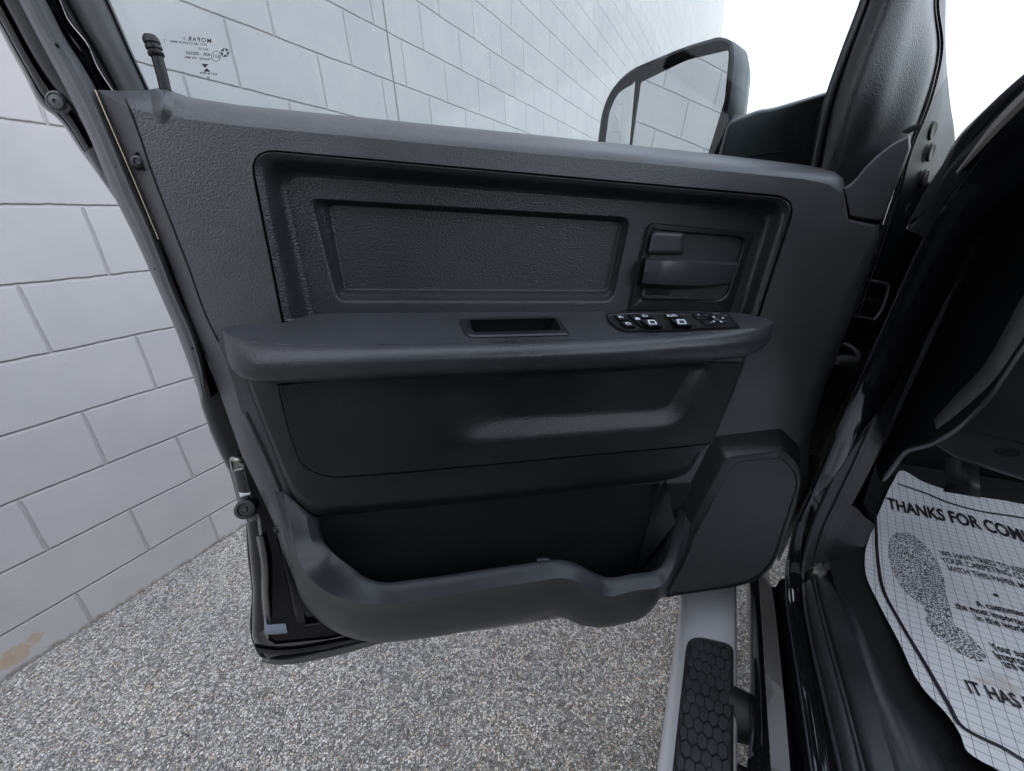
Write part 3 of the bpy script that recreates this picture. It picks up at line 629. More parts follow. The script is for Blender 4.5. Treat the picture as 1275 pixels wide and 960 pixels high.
# ---- speaker
s0 = rpoly([(886, 538, 6), (971, 528, 5), (996, 552, 8), (996, 597, 6), (985, 640, 8), (966, 698, 10), (944, 721, 12), (914, 729, 12), (829, 743, 4), (846, 706, 4), (836, 638, 6)], 4, 2)
s1 = rpoly([(905, 568, 8), (977, 560, 6), (996, 580, 8), (997, 603, 6), (983, 645, 8), (964, 700, 10), (943, 723, 12), (914, 731, 12), (828, 744, 4), (847, 706, 4), (852, 672, 6)], 4, 2)
s2 = rpoly([(915, 576, 8), (973, 570.5, 8), (990, 588, 8), (993, 605, 6), (980, 645, 8), (961, 699, 10), (941, 720, 12), (912, 728, 12), (832, 740, 3), (851, 706, 4), (865, 668, 6)], 4, 2)
spk = loft('speaker_surround', [(s0, .476)]+blend(s0, .476, s1, .464, 'lin', 2)+[(inset(s1, .8), .4632), (inset(s1, 1.2), .4632), (inset(s2, -.6), .4628), (s2, .4650)], M['plastic'], TR, cap=False, angle=45)
def grille_mat():
    m = mat('speaker_grille', (.018, .019, .021), .5); v = coords(m)
    # project to door sheet coordinates
    def dot(a):
        n = nd(m, 'ShaderNodeVectorMath'); n.operation = 'DOT_PRODUCT'; n.inputs[1].default_value = a; lk(m, v, n.inputs[0]); return n.outputs['Value']
    cx = nd(m, 'ShaderNodeCombineXYZ'); lk(m, dot(U), cx.inputs[0]); lk(m, dot(V), cx.inputs[1])
    def hexdist(scale):
        vo = nd(m, 'ShaderNodeTexVoronoi'); vo.voronoi_dimensions = '2D'; vo.inputs['Randomness'].default_value = 0; vo.inputs['Scale'].default_value = scale
        mp = nd(m, 'ShaderNodeMapping'); mp.inputs['Rotation'].default_value = (0, 0, math.radians(45)); lk(m, cx.outputs[0], mp.inputs[0]); lk(m, mp.outputs[0], vo.inputs['Vector']); return vo
    dots = hexdist(230); hole = ramp(m, dots.outputs['Distance'], [(.30, (0, 0, 0)), (.42, (1, 1, 1))])
    ve = nd(m, 'ShaderNodeTexVoronoi'); ve.voronoi_dimensions = '2D'; ve.feature = 'DISTANCE_TO_EDGE'; ve.inputs['Scale'].default_value = 40; ve.inputs['Randomness'].default_value = .35
    lk(m, cx.outputs[0], ve.inputs['Vector'])
    nn = noise(m, cx.outputs[0], 9, 2); lines = ramp(m, ve.outputs['Distance'], [(.03, (1, 1, 1)), (.08, (0, 0, 0))])
    lf = math_(m, 'MULTIPLY', lines, math_(m, 'GREATER_THAN', nn.outputs[0], .46))
    c = mixc(m, hole, (.002, .002, .002), (.075, .078, .085)); c2 = mixc(m, math_(m, 'MULTIPLY', lf, .5), c, (.035, .036, .038)); lk(m, c2, bsdf(m).inputs['Base Color'])
    lk(m, bump(m, hole, .7, .0008), bsdf(m).inputs['Normal']); return m
loft('speaker_grille', [(s2, .4650), (inset(s2, .6), .4645)], grille_mat(), spk)
# ---- front of the window frame (door side)
fr = patch('pillar_trim', [
    [(1100, -90, .545), (1074, 0, .545), (1048, 66, .545), (1030, 116, .545), (1003, 232, .545)],
    [(1100, -90, .528), (1074, 0, .528), (1049, 66, .528), (1031, 117, .528), (1005, 233, .528)],
    [(1106, -90, .524), (1080, 0, .524), (1056, 66, .524), (1038, 118, .524), (1012, 234, .524)],
    [(1109, -90, .527), (1083, 0, .527), (1059, 66, .527), (1041, 119, .527), (1015, 235, .527)],
    [(1110, -90, .512), (1085, 0, .512), (1061, 66, .512), (1043, 119, .512), (1018, 236, .514)],
    [(1130, -90, .492), (1103, 0, .494), (1080, 60, .496), (1060, 120, .497), (1034, 240, .505)],
    [(1150, -90, .486), (1124, 0, .488), (1103, 55, .489), (1080, 125, .490), (1046, 246, .503)],
    [(1168, -90, .492), (1148, 0, .494), (1132, 70, .495), (1108, 150, .496), (1054, 248, .498)],
    [(1178, -90, .505), (1161, 0, .505), (1165, 62, .505), (1128, 187, .505), (1095, 277, .503)],
    [(1180, -90, .530), (1163, 0, .530), (1166, 64, .530), (1130, 188, .530), (1097, 277, .530)]], M['leather_fine'], TR, nu=8, nv=4, angle=40)
patch('pillar_gap', [[(1094, 190, .4995), (1110, 177, .5), (1130, 167, .501), (1146, 160, .503)], [(1094, 190, .4975), (1110, 172, .498), (1130, 161, .499), (1149, 156, .501)], [(1094, 189, .499), (1112, 169, .500), (1132, 158, .501), (1151, 152, .503)]], M['gap'], fr, nv=2)  # added dark crescent sheet standing in for the gap above the corner cover
cc_ = rpoly([(1050, 234, 3), (1062, 226, 10), (1078, 206, 20), (1094, 191, 6), (1112, 177, 10), (1133, 168, 3), (1134, 185, 3), (1118, 226, 6), (1104, 262, 6), (1098, 276, 2), (1075, 273.5, 2), (1058, 270, 5)], 5, 2)
loft('corner_cover', [(cc_, .497), (cc_, .480), (inset(cc_, 1.2), .4755), (inset(cc_, 3), .4745)], M['leather'], fr, angle=50)
cb_ = rpoly([(1036, 226, 6), (1070, 200, 10), (1100, 186, 6), (1130, 178, 6), (1118, 226, 6), (1104, 262, 6), (1093, 300, 4), (1060, 300, 4), (1040, 290, 4)], 5, 2)
loft('seam_light_block', [(cb_, .508), (cb_, .502)], M['gap'], fr)  # added dark sheet that stops light showing through the corner seam
for r_, o_ in ((.0022, 0), (.0018, 5)):
    tube('pillar_seal', [(1180+o_, -90, .512), (1163+o_, 0, .512), (1168+o_, 62, .512), (1155+o_, 122, .512), (1129+o_*.9, 190, .512), (1114+o_, 244, .512), (1096+o_, 297, .512), (1078+o_, 350, .512), (1063+o_, 394, .512)], r_, M['paint'], fr)
hs = patch('hinge_side_shell', [
    [(1165, -90, .53), (1163, 0, .53), (1168, 62, .53), (1155, 125, .53), (1130, 190, .53), (1115, 246, .53), (1096, 300, .53), (1064, 394, .53), (1030, 481, .53), (1010, 545, .53), (1004, 600, .53), (985, 645, .53), (968, 690, .53)],
    [(1172, -90, .55), (1172, 0, .55), (1174, 62, .55), (1168, 125, .55), (1150, 190, .55), (1135, 246, .55), (1118, 300, .55), (1082, 394, .55), (1042, 481, .55), (1018, 545, .55), (1008, 600, .55), (988, 650, .55), (969, 695, .55)],
    [(1178, -90, .60), (1178, 0, .60), (1178, 62, .60), (1183, 125, .60), (1189, 173, .60), (1180, 246, .60), (1150, 300, .60), (1105, 394, .60), (1060, 481, .60), (1030, 545, .60), (1012, 600, .60), (990, 655, .60), (970, 700, .60)]], M['plastic_dark'], TR, nu=5, nv=4)
for px, py in ((1159, 163), (1157, 190), (1149, 222), (1127, 264)):
    lathe('body_plug', D3(px, py, .553), N*.9+U*.3, [(0, .014), (.0025, .014), (.004, .012), (.003, .009), (.0035, 0.001)], M['rubber_dark'], hs, 24)
lathe('hinge_bolt', D3(1128, 220, .548), N, [(0, .006), (.003, .006), (.004, .004)], M['chrome'], hs, 6, 20)
# check strap plate, hinge and striker on the pillar side
tube('check_strap_frame', [(1074, 350, .525), (1098, 352, .535), (1106, 357, .54), (1104, 368, .54), (1096, 388, .54), (1090, 396, .54), (1080, 396, .53), (1061, 393, .522)], .0024, M['seal'], hs, seg=8)
tube('check_strap', [(1072, 368, .525), (1084, 373, .53), (1096, 374, .54)], .004, M['zinc'], hs, seg=8)
bm = bmesh.new(); tube_bm(bm, [D3(1040, 450, .515), D3(1047, 449, .52), D3(1060, 449, .53)], [.006, .011, .011], 18)
finish('hinge_pin', bm, M['rubber'], hs)
patch('hinge_arm', [[(1048, 428, .52), (1058, 433, .52), (1065, 441, .52), (1063, 452, .52), (1058, 466, .52)], [(1054, 426, .53), (1064, 432, .53), (1072, 441, .53), (1070, 453, .53), (1062, 468, .53)]], M['seal'], hs, nv=3)
tube('striker_pin', [(1006, 562, .508), (1013, 563, .51), (1021, 566, .52)], [.006, .0045, .003], M['zinc'], hs, seg=10)
# ---- window glass with its etched marks
gp = [(60, -300), (188, 116), (1010, 216), (1108, -90), (1150, -300)]
bm = bmesh.new(); vs = [bm.verts.new(D3(x, y, .537)) for x, y in [(-60, -250), (105, -75), (190, 130), (240, 150), (640, 195), (1008, 225), (1034, 116), (1080, 0), (1112, -100), (1165, -250)]]
bm.faces.new(vs); glassp = finish('window_glass', bm, M['glass'], TR)
bm = bmesh.new()
def gt(s, xr, y, size, bold=0., sp_=1., slope=-.10):
    text_bm(bm, s, lambda a, b: D3(xr-a, y-b-.10*a, .5362), size, 'LEFT', bold, 0, sp_)
gt('MOPAR', 263.5, 53.6, 7.6, .15, 1.25); gt('®', 231, 50.0, 5)
gt('DOT 588 CCS/PCW M981    T', 258, 57.4, 4.2, .05); gt('AS2 SP', 259.5, 63.2, 4.4, .05); gt('43R - 000263', 262, 70.2, 5.6, .1)
gt('TRANSP. 70% MIN', 263, 75.6, 4.2, .05); gt('DCF M 8BR4', 270.5, 94, 4.0, .05); gt('16  . . . . .', 262, 98.2, 4.2, .08)
gt('E11', 273.5, 72.6, 6, .08)
def gpoly(pts):
    bm.faces.new([bm.verts.new(D3(x, y, .5362)) for x, y in pts])
# circle
cc = [(269+6*math.cos(t), 70+6.6*math.sin(t)) for t in np.linspace(0, 2*math.pi, 33)[:-1]]; c2 = [(269+5.4*math.cos(t), 70+6.0*math.sin(t)) for t in np.linspace(0, 2*math.pi, 33)[:-1]]
for i in range(32): gpoly([cc[i], cc[(i+1) % 32], c2[(i+1) % 32], c2[i]])
# five-sided emblem cut by a star
for k in range(5):
    a0, a1 = math.radians(-96+72*k), math.radians(-96+72*(k+1)); am = (a0+a1)/2
    def pt(r, a): return (280+r*math.cos(a), 65.5+r*1.05*math.sin(a))
    gpoly([pt(6, a0+.06), pt(6, a1-.06), pt(1.9, am)])
gpoly([(251, 79.2), (259.8, 80), (255.5, 84.2), (254, 83.5)]); gpoly([(253.5, 89), (262.5, 89.6), (257.5, 84.8), (256.5, 85.6)])
finish('glass_marking', bm, M['print'], glassp)
bm = bmesh.new(); rs_ = random.Random(3)
for k in range(60):
    if k < 34: x_, y_ = rs_.gauss(610, 22), rs_.gauss(52, 24)
    else: x_, y_ = rs_.uniform(330, 800), rs_.uniform(8, 150)
    if y_ < 3 or y_ > 112+(x_-200)*.10: continue
    rr_ = rs_.choice((.5, .6, .7, .9)); a0_ = rs_.uniform(0, 3)
    bm.faces.new([bm.verts.new(D3(x_+rr_*rs_.uniform(.6, 1.2)*math.cos(a0_+t), y_+rr_*rs_.uniform(.6, 1.2)*math.sin(a0_+t), .5360)) for t in (0, 1.2, 2.5, 3.8, 5.1)])
ds = finish('dust_speck', bm, mat('white_dust', (.85, .87, .9), .8), glassp); ds['kind'] = 'stuff'
# ---- wing mirror
PMR, PML = D3(905, 125, .655), D3(748, 150, .885)
mdir = PML-PMR; upv = np.array([0, 0, 1.]) - .33*N
MN = np.cross(mdir, upv); MN /= np.linalg.norm(MN); MN *= -np.sign(MN@ray(850, 120))
def PM(x, y, h=0.): return PL(x, y, PMR+MN*h, MN)
mo = [(742, 200, 6), (750, 141, 10), (760, 114, 16), (783, 88, 22), (855, 58, 26), (897, 46, 8), (911, 50, 8), (914, 70, 10), (908, 125, 10), (885, 210, 8)]
mi_ = [(749, 200, 6), (755, 140, 10), (763, 117, 14), (786, 96, 18), (855, 69, 20), (898, 57, 8), (909, 60, 6), (911, 72, 8), (904, 125, 10), (882, 205, 8)]
MO, MI = rpoly(mo, 5, 2), rpoly(mi_, 5, 2)
o3 = [PM(*p) for p in MO]; i3 = [PM(*p) for p in MI]; ctr = sum(o3)/len(o3)
def sh(P, s, depth, sc=1.): return [ctr+(p-ct0)*sc-MN*depth for p in P] if False else [ctr+(p-ctr)*sc-MN*depth for p in P]
mir = loft('side_mirror', [(sh(o3, 0, -.001), 0), (sh(o3, 0, .015, 1.03), 0), (sh(o3, 0, .05, 1.05), 0), (sh(o3, 0, .085, .97), 0), (sh(o3, 0, .11, .75), 0), (sh(o3, 0, .118, .4), 0)], fine('mirror_shell', (.016, .018, .021), .42, .4, 120, .3), TR, fn=None, cap=True, angle=60)
loft('mirror_bezel', [(sh(i3, 0, .012, .985), 0), (sh(i3, 0, -.002), 0), (sh([a*.5+b*.5 for a, b in zip(i3, o3)], 0, -.006), 0), (sh(o3, 0, -.002), 0), (sh(o3, 0, .004, 1.008), 0)], mat('bezel_black', (.006, .006, .007), .55, 0, 0, .2), mir, fn=None, cap=False, angle=60)
def lens(name, poly, m, tilt=0):
    P = rpoly(poly, 5, 2)
    return loft(name, [([PM(p[0], p[1], -.008) for p in P], 0), ([PM(p[0], p[1], -.003) for p in P], 0), ([PM(p[0], p[1], -.002) for p in inset(P, .8)], 0)], m, mir, fn=None, angle=20)
loft('mirror_backing', [([PM(p[0], p[1], -.009) for p in inset(MI, -1)], 0), ([PM(p[0], p[1], -.0085) for p in inset(MI, -.5)], 0)], M['gap'], mir, fn=None)
lens('mirror_glass', [(785, 195, 2), (797.5, 102, 3), (855, 74, 10), (908, 61.5, 4), (908, 72, 8), (903, 125, 8), (879, 203, 3)], M['mirror'])
# convex spotter lens
Pq = rpoly([(748, 195, 2), (755, 138, 6), (768, 112, 12), (791, 100.5, 3), (782.5, 195, 2)], 5, 3)
cc3 = sum([PM(p[0], p[1], -.003) for p in Pq])/len(Pq); R_ = []
for k in range(9):
    s = 1-k/8*.999
    R_.append(([cc3+(PM(p[0], p[1], -.003)-cc3)*s+MN*(.004*(1-s*s)) for p in Pq], 0))
loft('spotter_mirror', [([PM(p[0], p[1], -.008) for p in Pq], 0)]+R_, M['mirror'], mir, fn=None, cap=False, angle=60)
mb = rpoly([(893, 200, 4), (907, 150, 10), (945, 136, 6), (962, 134, 8), (1056, 106, 4), (1034, 220, 3), (985, 222, 3)], 5, 2)
loft('mirror_base', [(mb, .64), (mb, .575)]+blend(mb, .575, inset(mb, 5), .562, 'out', 4), M['plastic'], mir)
tube('mirror_arm', [(905, 172, .66), (925, 176, .64), (965, 180, .60)], [.034, .034, .03], M['plastic'], mir, seg=20)
tube('base_seam', [(930, 196, .5615), (960, 190, .5615), (994, 184, .5615), (1008, 165, .5615), (1020, 130, .5615)], .0012, M['gap'], mir)
# ---- aperture: rocker, pillar flange, seals
def ext(p, x, z=None): return np.array([x, p[1], p[2] if z is None else z])
def sill(pts, yy, up=None):
    """pts: pixel keys from the front corner down to the picture's bottom; prolonged backwards along the truck"""
    yy *= BS; q = [Y3(x, y, yy) for x, y in pts]
    return q+[np.array([q[-1][0]-.5, yy, q[-1][2]]), np.array([-1.15, yy, q[-1][2]])]
C0 = sill([(935, 690), (937.5, 724), (943, 810), (946, 877), (952, 959)], -.108)
C1 = sill([(942, 690), (945, 724), (951, 812), (954.5, 877), (960, 959)], -.114)
C2 = sill([(958, 718), (964, 752), (971, 815), (977, 877), (984, 959)], -.135)
C2b = [p+np.array([0, -.004, -.022]) for p in C2]
C0d = [p+np.array([0, -.012, -.15]) for p in C0]
C0f = [np.array([1.3, p[1], p[2]]) for p in C0[:1]]
rk = patch('rocker', [[np.array([1.15, c[0][1], c[0][2]])]+c for c in (C0d, C0, C1)], M['paint'], TR, nu=5, nv=3, angle=30)
patch('rocker_ledge', [[np.array([1.15, c[0][1], c[0][2]])]+c for c in ([p+np.array([0, 0, .0015]) for p in C1], C2)], M['paint_brown'], rk, nu=5, nv=2)
K3 = [(1320, 90), (1275, 134), (1234, 181), (1194, 234), (1169, 266), (1150, 300), (1100, 409), (1053, 512), (1013, 601), (992, 645), (982, 683), (977, 720), (977, 735), (984, 793), (994, 858), (1008, 959)]
K4 = [(1320, 125), (1275, 166), (1244, 200), (1206, 256), (1188, 280), (1175, 300), (1112, 425), (1063, 537), (1029, 615), (1010, 660), (1003, 690), (999, 722), (1000, 739), (1010, 800), (1023, 858), (1046, 959)]
K5 = [(1330, 150), (1280, 210), (1256, 245), (1222, 300), (1205, 330), (1190, 352), (1140, 452), (1088, 576), (1060, 630), (1042, 665), (1034, 690), (1030, 712), (1036, 726), (1056, 778), (1078, 842), (1114, 959)]
K6 = [(1345, 200), (1300, 270), (1275, 310), (1245, 365), (1228, 395), (1212, 420), (1160, 520), (1112, 618), (1089, 656), (1078, 676), (1072, 690), (1070, 706), (1074, 720), (1094, 777), (1116, 835), (1180, 959)]
def lin(P, Q, t): return [p*(1-t)+q*t for p, q in zip(P, Q)]
k3, k4, k5, k6 = sill(K3, -.154), sill(K4, -.185), sill(K5, -.237), sill(K6, -.300)
z = np.array([0, 0, 1.])
tocorner = 11
# painted step between the ledge and the flange
st = len(C2)
k3s = k3[tocorner:]
patch('rocker_step', [C2, C2b, [p+np.array([0, .012, -.030]) for p in k3s], [p+np.array([0, .006, -.006]) for p in k3s], k3s], M['paint'], rk, nu=6, nv=3, angle=60)
pf = patch('door_flange', [k3, [p+np.array([0, -.006, .003]) for p in k3], [a*.55+b*.45+np.array([.003, .004, -.002]) for a, b in zip(k3, k4)], [a*.25+b*.75-np.array([-.004, 0, .004]) for a, b in zip(k3, k4)], k4], M['paint'], TR, nu=5, nv=3, angle=30)
# dusty reddish strip running up the pillar
def sub(P, Q, t, lift): return [a*(1-t)+b*t+np.array([-.0015, .002, .001])*lift for a, b in zip(P, Q)]
patch('flange_tape', [sub(k3, k4, .1, 1.0)[:9], sub(k3, k4, .38, 2.0)[:9]], M['paint_brown'], pf, nu=5, nv=2)
# bulb seal
bulb = patch('aperture_seal', [k4, [a*.85+b*.15+np.array([-.008, .006, .008]) for a, b in zip(k4, k5)], [a*.65+b*.35+np.array([-.010, .008, .010]) for a, b in zip(k4, k5)], [a*.5+b*.5+np.array([-.002, .002, .002]) for a, b in zip(k4, k5)], [a*.45+b*.55+np.array([-.004, .003, .005]) for a, b in zip(k4, k5)], [a*.2+b*.8+np.array([-.004, .004, .004]) for a, b in zip(k4, k5)], k5], M['bulb'], TR, nu=5, nv=3, angle=40)
OFA = [np.array([.04, .0, .0])]*5+[np.array([.03, -.004, -.02])]+[np.array([.004, -.010, -.035])]*4
for q_, r_, mm in (([a*.97+b*.03+np.array([-.004, .003, .004]) for a, b in zip(k4, k5)], .0032, 'glint'), ([a*.56+b*.44+np.array([-.004, .003, .005]) for a, b in zip(k4, k5)], .0026, 'glint'), ([a*.9+b*.1+np.array([-.002, .002, .002]) for a, b in zip(k3, k4)], .0016, 'glint')):
    bm = bmesh.new(); tube_bm(bm, crom(q_, 4), r_, 10); finish('highlight_tube', bm, M[mm], bulb)  # thin tubes added to draw the highlights along seal and flange
kick = patch('sill_cover', [k5[8:], [a*.9+b*.1+z*.004 for a, b in zip(k5, k6)][8:], [a*.5+b*.5+z*.002 for a, b in zip(k5, k6)][8:], [a*.06+b*.94+z*.003 for a, b in zip(k5, k6)][8:], k6[8:], [p+o for p, o in zip(k6[8:], OFA)], [p+o*2.5 for p, o in zip(k6[8:], OFA)]], M['plastic_lit'], TR, nu=5, nv=3, angle=35)
# hinge pillar face reaching forward behind the door
hp = patch('hinge_pillar', [k3[:13], [p+np.array([.03, -.03, -.005]) for p in k3[:13]], [p+np.array([.22, -.12, -.02]) for p in k3[:13]], [p+np.array([.55, -.12, -.03]) for p in k3[:13]]], M['paint'], TR, nu=4, nv=3, angle=30)
# reflection on the black pillar paint, put in as a pale strip
patch('pillar_reflection', [[Y3(1330, 62, -.183), Y3(1275, 113, -.183), Y3(1237, 152, -.183), Y3(1206, 193, -.183), Y3(1190, 214, -.183)], [Y3(1331, 70, -.180), Y3(1276, 121, -.180), Y3(1238, 160, -.180), Y3(1207, 196, -.180), Y3(1191, 216, -.180)], [Y3(1332, 80, -.183), Y3(1277, 130, -.183), Y3(1239, 168, -.183), Y3(1209, 200, -.183), Y3(1192, 218, -.183)]], mat('pale_paint_reflection', (.24, .225, .21), .4), pf, nv=2)
patch('windscreen_pillar', [[Y3(1340, 45, -0.2013), Y3(1275, 94, -0.2013), Y3(1230, 132, -0.2013), Y3(1190, 174, -0.2013), Y3(1170, 210, -0.2074), Y3(1120, 300, -0.2196)], [Y3(1335, 62, -0.1830), Y3(1275, 108, -0.1830), Y3(1233, 147, -0.1830), Y3(1195, 190, -0.1830), Y3(1175, 222, -0.1830), Y3(1140, 290, -0.1854)], [Y3(1325, 88, -0.1867), Y3(1275, 130, -0.1867), Y3(1234, 178, -0.1867), Y3(1196, 226, -0.1867), Y3(1172, 258, -0.1867), Y3(1152, 298, -0.1867)]], M['paint'], TR, nu=6, nv=4)
# ---- dash end and knee panel
DY = -.262
dg_ = [(1480, -60, 10), (1310, 120, 20), (1240, 240, 20), (1205, 325, 20), (1145, 460, 20), (1090, 580, 14), (1098, 604, 12), (1130, 562, 8), (1160, 556, 14), (1196, 536, 20), (1236, 495, 20), (1264, 452, 20), (1300, 400, 20), (1420, 260, 10)]
Pd = rpoly(dg_, 5, 2)
dash = loft('dashboard_end', [(inset(Pd, -1), -0.4026), (Pd, -0.3392)]+blend(Pd, -0.3392, inset(Pd, 7), -0.3196, 'out', 5), M['plastic_lit'], TR, fn=Y3, angle=60)
patch('dashboard_edge_trim', [[(1310, 320, -0.3178), (1275, 366, -0.3178), (1252, 408, -0.3178), (1227, 452, -0.3178), (1192, 490, -0.3178), (1162, 523, -0.3184)], [(1322, 330, -0.3154), (1283, 382, -0.3154), (1260, 421, -0.3154), (1234, 461, -0.3154), (1198, 499, -0.3154), (1165, 531, -0.3172)], [(1330, 345, -0.3196), (1290, 396, -0.3196), (1267, 431, -0.3196), (1240, 470, -0.3196), (1202, 507, -0.3196), (1167, 537, -0.3209)]], M['silver_trim'], dash, fn=Y3, nv=3)
KX = .95
kn = rpoly([(1150, 545, 6), (1195, 573, 8), (1275, 598, 10), (1420, 650, 6), (1460, 420, 6), (1275, 430, 20), (1220, 480, 20)], 5, 2)
knee = loft('knee_panel', [(kn, KX+.06), (kn, KX+.012)]+blend(kn, KX+.012, inset(kn, 4), KX, 'out', 4), M['plastic_lit'], TR, fn=X3, angle=60)
tube('knee_seam', [(1190, 533, KX-.0005), (1230, 541, KX-.0005), (1290, 556, KX-.0005), (1330, 566, KX-.0005)], .0012, M['gap'], knee, fn=X3)
bm = bmesh.new()
tube_bm(bm, [X3(1255+14*math.cos(t), 563+5*math.sin(t)+.1*14*math.cos(t), KX-.001) for t in np.linspace(0, 2*math.pi, 25)], .0011, 6, False)
tube_bm(bm, [X3(1248, 564.5, KX-.001), X3(1256, 560, KX-.001), X3(1263, 563, KX-.001)], .0010, 6); tube_bm(bm, [X3(1247, 561, KX-.001), X3(1262, 566.5, KX-.001)], .0010, 6)
finish('release_symbol', bm, M['gap'], knee)
# ---- footwell
FZ = .395
bm = bmesh.new()
def quad(*P): bm.faces.new([bm.verts.new(p) for p in P])
quad((-1.1, -.29, FZ), (1.5, -.29, FZ), (1.5, -1.2, FZ), (-1.1, -1.2, FZ)); quad((1.5, -.27, FZ), (1.5, -1.2, FZ), (1.5, -1.2, 1.1), (1.5, -.27, 1.1))
quad((1.17, -.39, FZ), (1.5, -.39, FZ), (1.5, -.39, 1.1), (1.17, -.39, 1.1)); quad((-1.1, -1.2, FZ), (1.3, -1.2, FZ), (1.3, -1.2, 1.0), (-1.1, -1.2, 1.0))
finish('footwell_carpet', bm, M['carpet'], TR, recalc=False)
pd = patch('brake_pedal', [[X3(1177, 570, 1.03), X3(1178, 596, 1.01), X3(1174, 612, .97)], [X3(1197, 568, 1.02), X3(1199, 598, 1.0), X3(1198, 616, .96)], [X3(1219, 574, 1.03), X3(1220, 602, 1.01), X3(1221, 620, .97)]], M['plastic_lit'], TR, nv=3)
# ---- running board
def board_xsec(poly, x0, x1, name, m, par, seg=1):
    bm = bmesh.new(); P = crom([np.array([0, a, b]) for a, b in poly], 5, True); rings = []
    for x in np.linspace(x0, x1, seg+1): rings.append([bm.verts.new((x, p[1], p[2])) for p in P])
    n = len(P)
    for a, b in zip(rings, rings[1:]):
        for i in range(n): bm.faces.new((a[i], a[(i+1) % n], b[(i+1) % n], b[i]))
    bm.faces.new(rings[0]); bm.faces.new(rings[-1][::-1]); return finish(name, bm, m, par, 50)
ZB = 1.155-.81
board = board_xsec([(-.111, ZB-.014), (-.106, ZB-.003), (-.095, ZB+.001), (-.06, ZB+.004), (-.03, ZB+.001), (-.012, ZB-.007), (-.001, ZB-.020), (.003, ZB-.034), (-.004, ZB-.050), (-.02, ZB-.060), (-.05, ZB-.064), (-.093, ZB-.056), (-.110, ZB-.035)], -1.3, 1.30, 'running_board', M['chrome'], TR)
# step pad
xa = Z3(880, 800, ZB)[0]
pc = [(xa, -.012), (xa+.016, -.024), (xa+.004, -.055), (xa-.010, -.086), (xa-.030, -.0935), (-.9, -.0935), (-.9, -.010), (xa-.025, -.0095)]
x0_, x1_ = Z3(862, 793, ZB)[0], Z3(912, 804, ZB)[0]
pc = [(x0_-.002, -.0190, .034), (x1_, -.1030, .02), (-.9, -.1035, .002), (-.9, -.0180, .002)]
Pp = rpoly(pc, 6, 2)
def zf(x, y, h): return np.array([x, y, ZB+h])
pad = loft('step_pad', [(Pp, -.004), (Pp, .005), (inset(Pp, .002), .0065), (inset(Pp, .004), .0055)], M['rubber_dark'], board, fn=zf)
bm = bmesh.new()
hw, hl = .0119, .0141
PIN = inset(Pp, .004)
if not inpoly(xa-.2, -.06, PIN) or not inpoly(PIN[0][0], PIN[0][1], Pp): PIN = inset(Pp, -.004)
def inside(x, y): return y < -.018+.0 and y > -.089 and x < xa-.010-(y+.02)*-.15
for i in range(-3, 60):
    for j in range(0, 6):
        cx_ = xa+.004 - i*hl*1.54; cyy = -.0195 - j*hw*1.62*.78 
        if i % 2: cyy -= hw*1.62*.39
        cx_ += random.uniform(-.0008, .0008)
        P6 = [(cx_+hl*.98*math.cos(a), cyy+hw*.76*math.sin(a)) for a in [math.radians(60*k) for k in range(6)]]
        if not inpoly(cx_, cyy, PIN): continue
        def pull(p):
            if inpoly(p[0], p[1], PIN): return p
            lo_, hi_ = 0., 1.
            for _ in range(12):
                m_ = (lo_+hi_)/2
                if inpoly(cx_+(p[0]-cx_)*m_, cyy+(p[1]-cyy)*m_, PIN): lo_ = m_
                else: hi_ = m_
            return (cx_+(p[0]-cx_)*lo_, cyy+(p[1]-cyy)*lo_)
        P6 = [pull(p) for p in P6]
        if max(p[1] for p in P6)-min(p[1] for p in P6) < .004 or max(p[0] for p in P6)-min(p[0] for p in P6) < .006 or min(p[0] for p in P6) < -.88: continue
        c_ = np.mean(np.array(P6), 0)
        a = [bm.verts.new((x, y, ZB+.0055)) for x, y in P6]; b = [bm.verts.new((c_[0]+(x-c_[0])*.95, c_[1]+(y-c_[1])*.95, ZB+.0085)) for x, y in P6]
        c3 = [bm.verts.new((c_[0]+(x-c_[0])*.82, c_[1]+(y-c_[1])*.82, ZB+.0095)) for x, y in P6]
        for k in range(6): bm.faces.new((a[k], a[(k+1) % 6], b[(k+1) % 6], b[k])); bm.faces.new((b[k], b[(k+1) % 6], c3[(k+1) % 6], c3[k]))
        bm.faces.new(c3)
finish('step_tread', bm, fine('tread_rubber', (.032, .034, .038), .45, .35, 300, .4), pad, 20)
bm = bmesh.new(); tube_bm(bm, [(.575, -.09, ZB-.035), (.575, -.14, ZB-.03), (.57, -.21, ZB+.005)], [.045, .038, .036, .036], 18)
tube_bm(bm, [(.49, -.10, ZB-.05), (.49, -.15, ZB-.05), (.495, -.20, ZB-.03)], .014, 12)
finish('board_bracket', bm, M['rubber_dark'], board)
# ---- front wheel
wc = (2.0, -.06, .40)
bm = bmesh.new(); rings = []; prof = [(-.02, .20), (0, .23), (.005, .32), (-.01, .385), (-.03, .405), (-.06, .411), (-.14, .413), (-.22, .411), (-.25, .405), (-.27, .385), (-.285, .32), (-.28, .2)]
nt_ = 120
for k in range(nt_):
    a = 2*math.pi*k/nt_; r_ = []
    for i, (dy, r) in enumerate(prof):
        if 3 <= i <= 8 and (k+(i % 2)*1) % 4 == 0: r -= .010
        r_.append(bm.verts.new((wc[0]+r*math.cos(a), wc[1]+dy, wc[2]+.012+r*math.sin(a))))
    rings.append(r_)
for k in range(nt_):
    a, b = rings[k], rings[(k+1) % nt_]
    for i in range(len(prof)-1): bm.faces.new((a[i], a[i+1], b[i+1], b[i]))
wh = finish('wheel_tyre', bm, mat('tyre', (.045, .038, .032), .8), TR, 25)
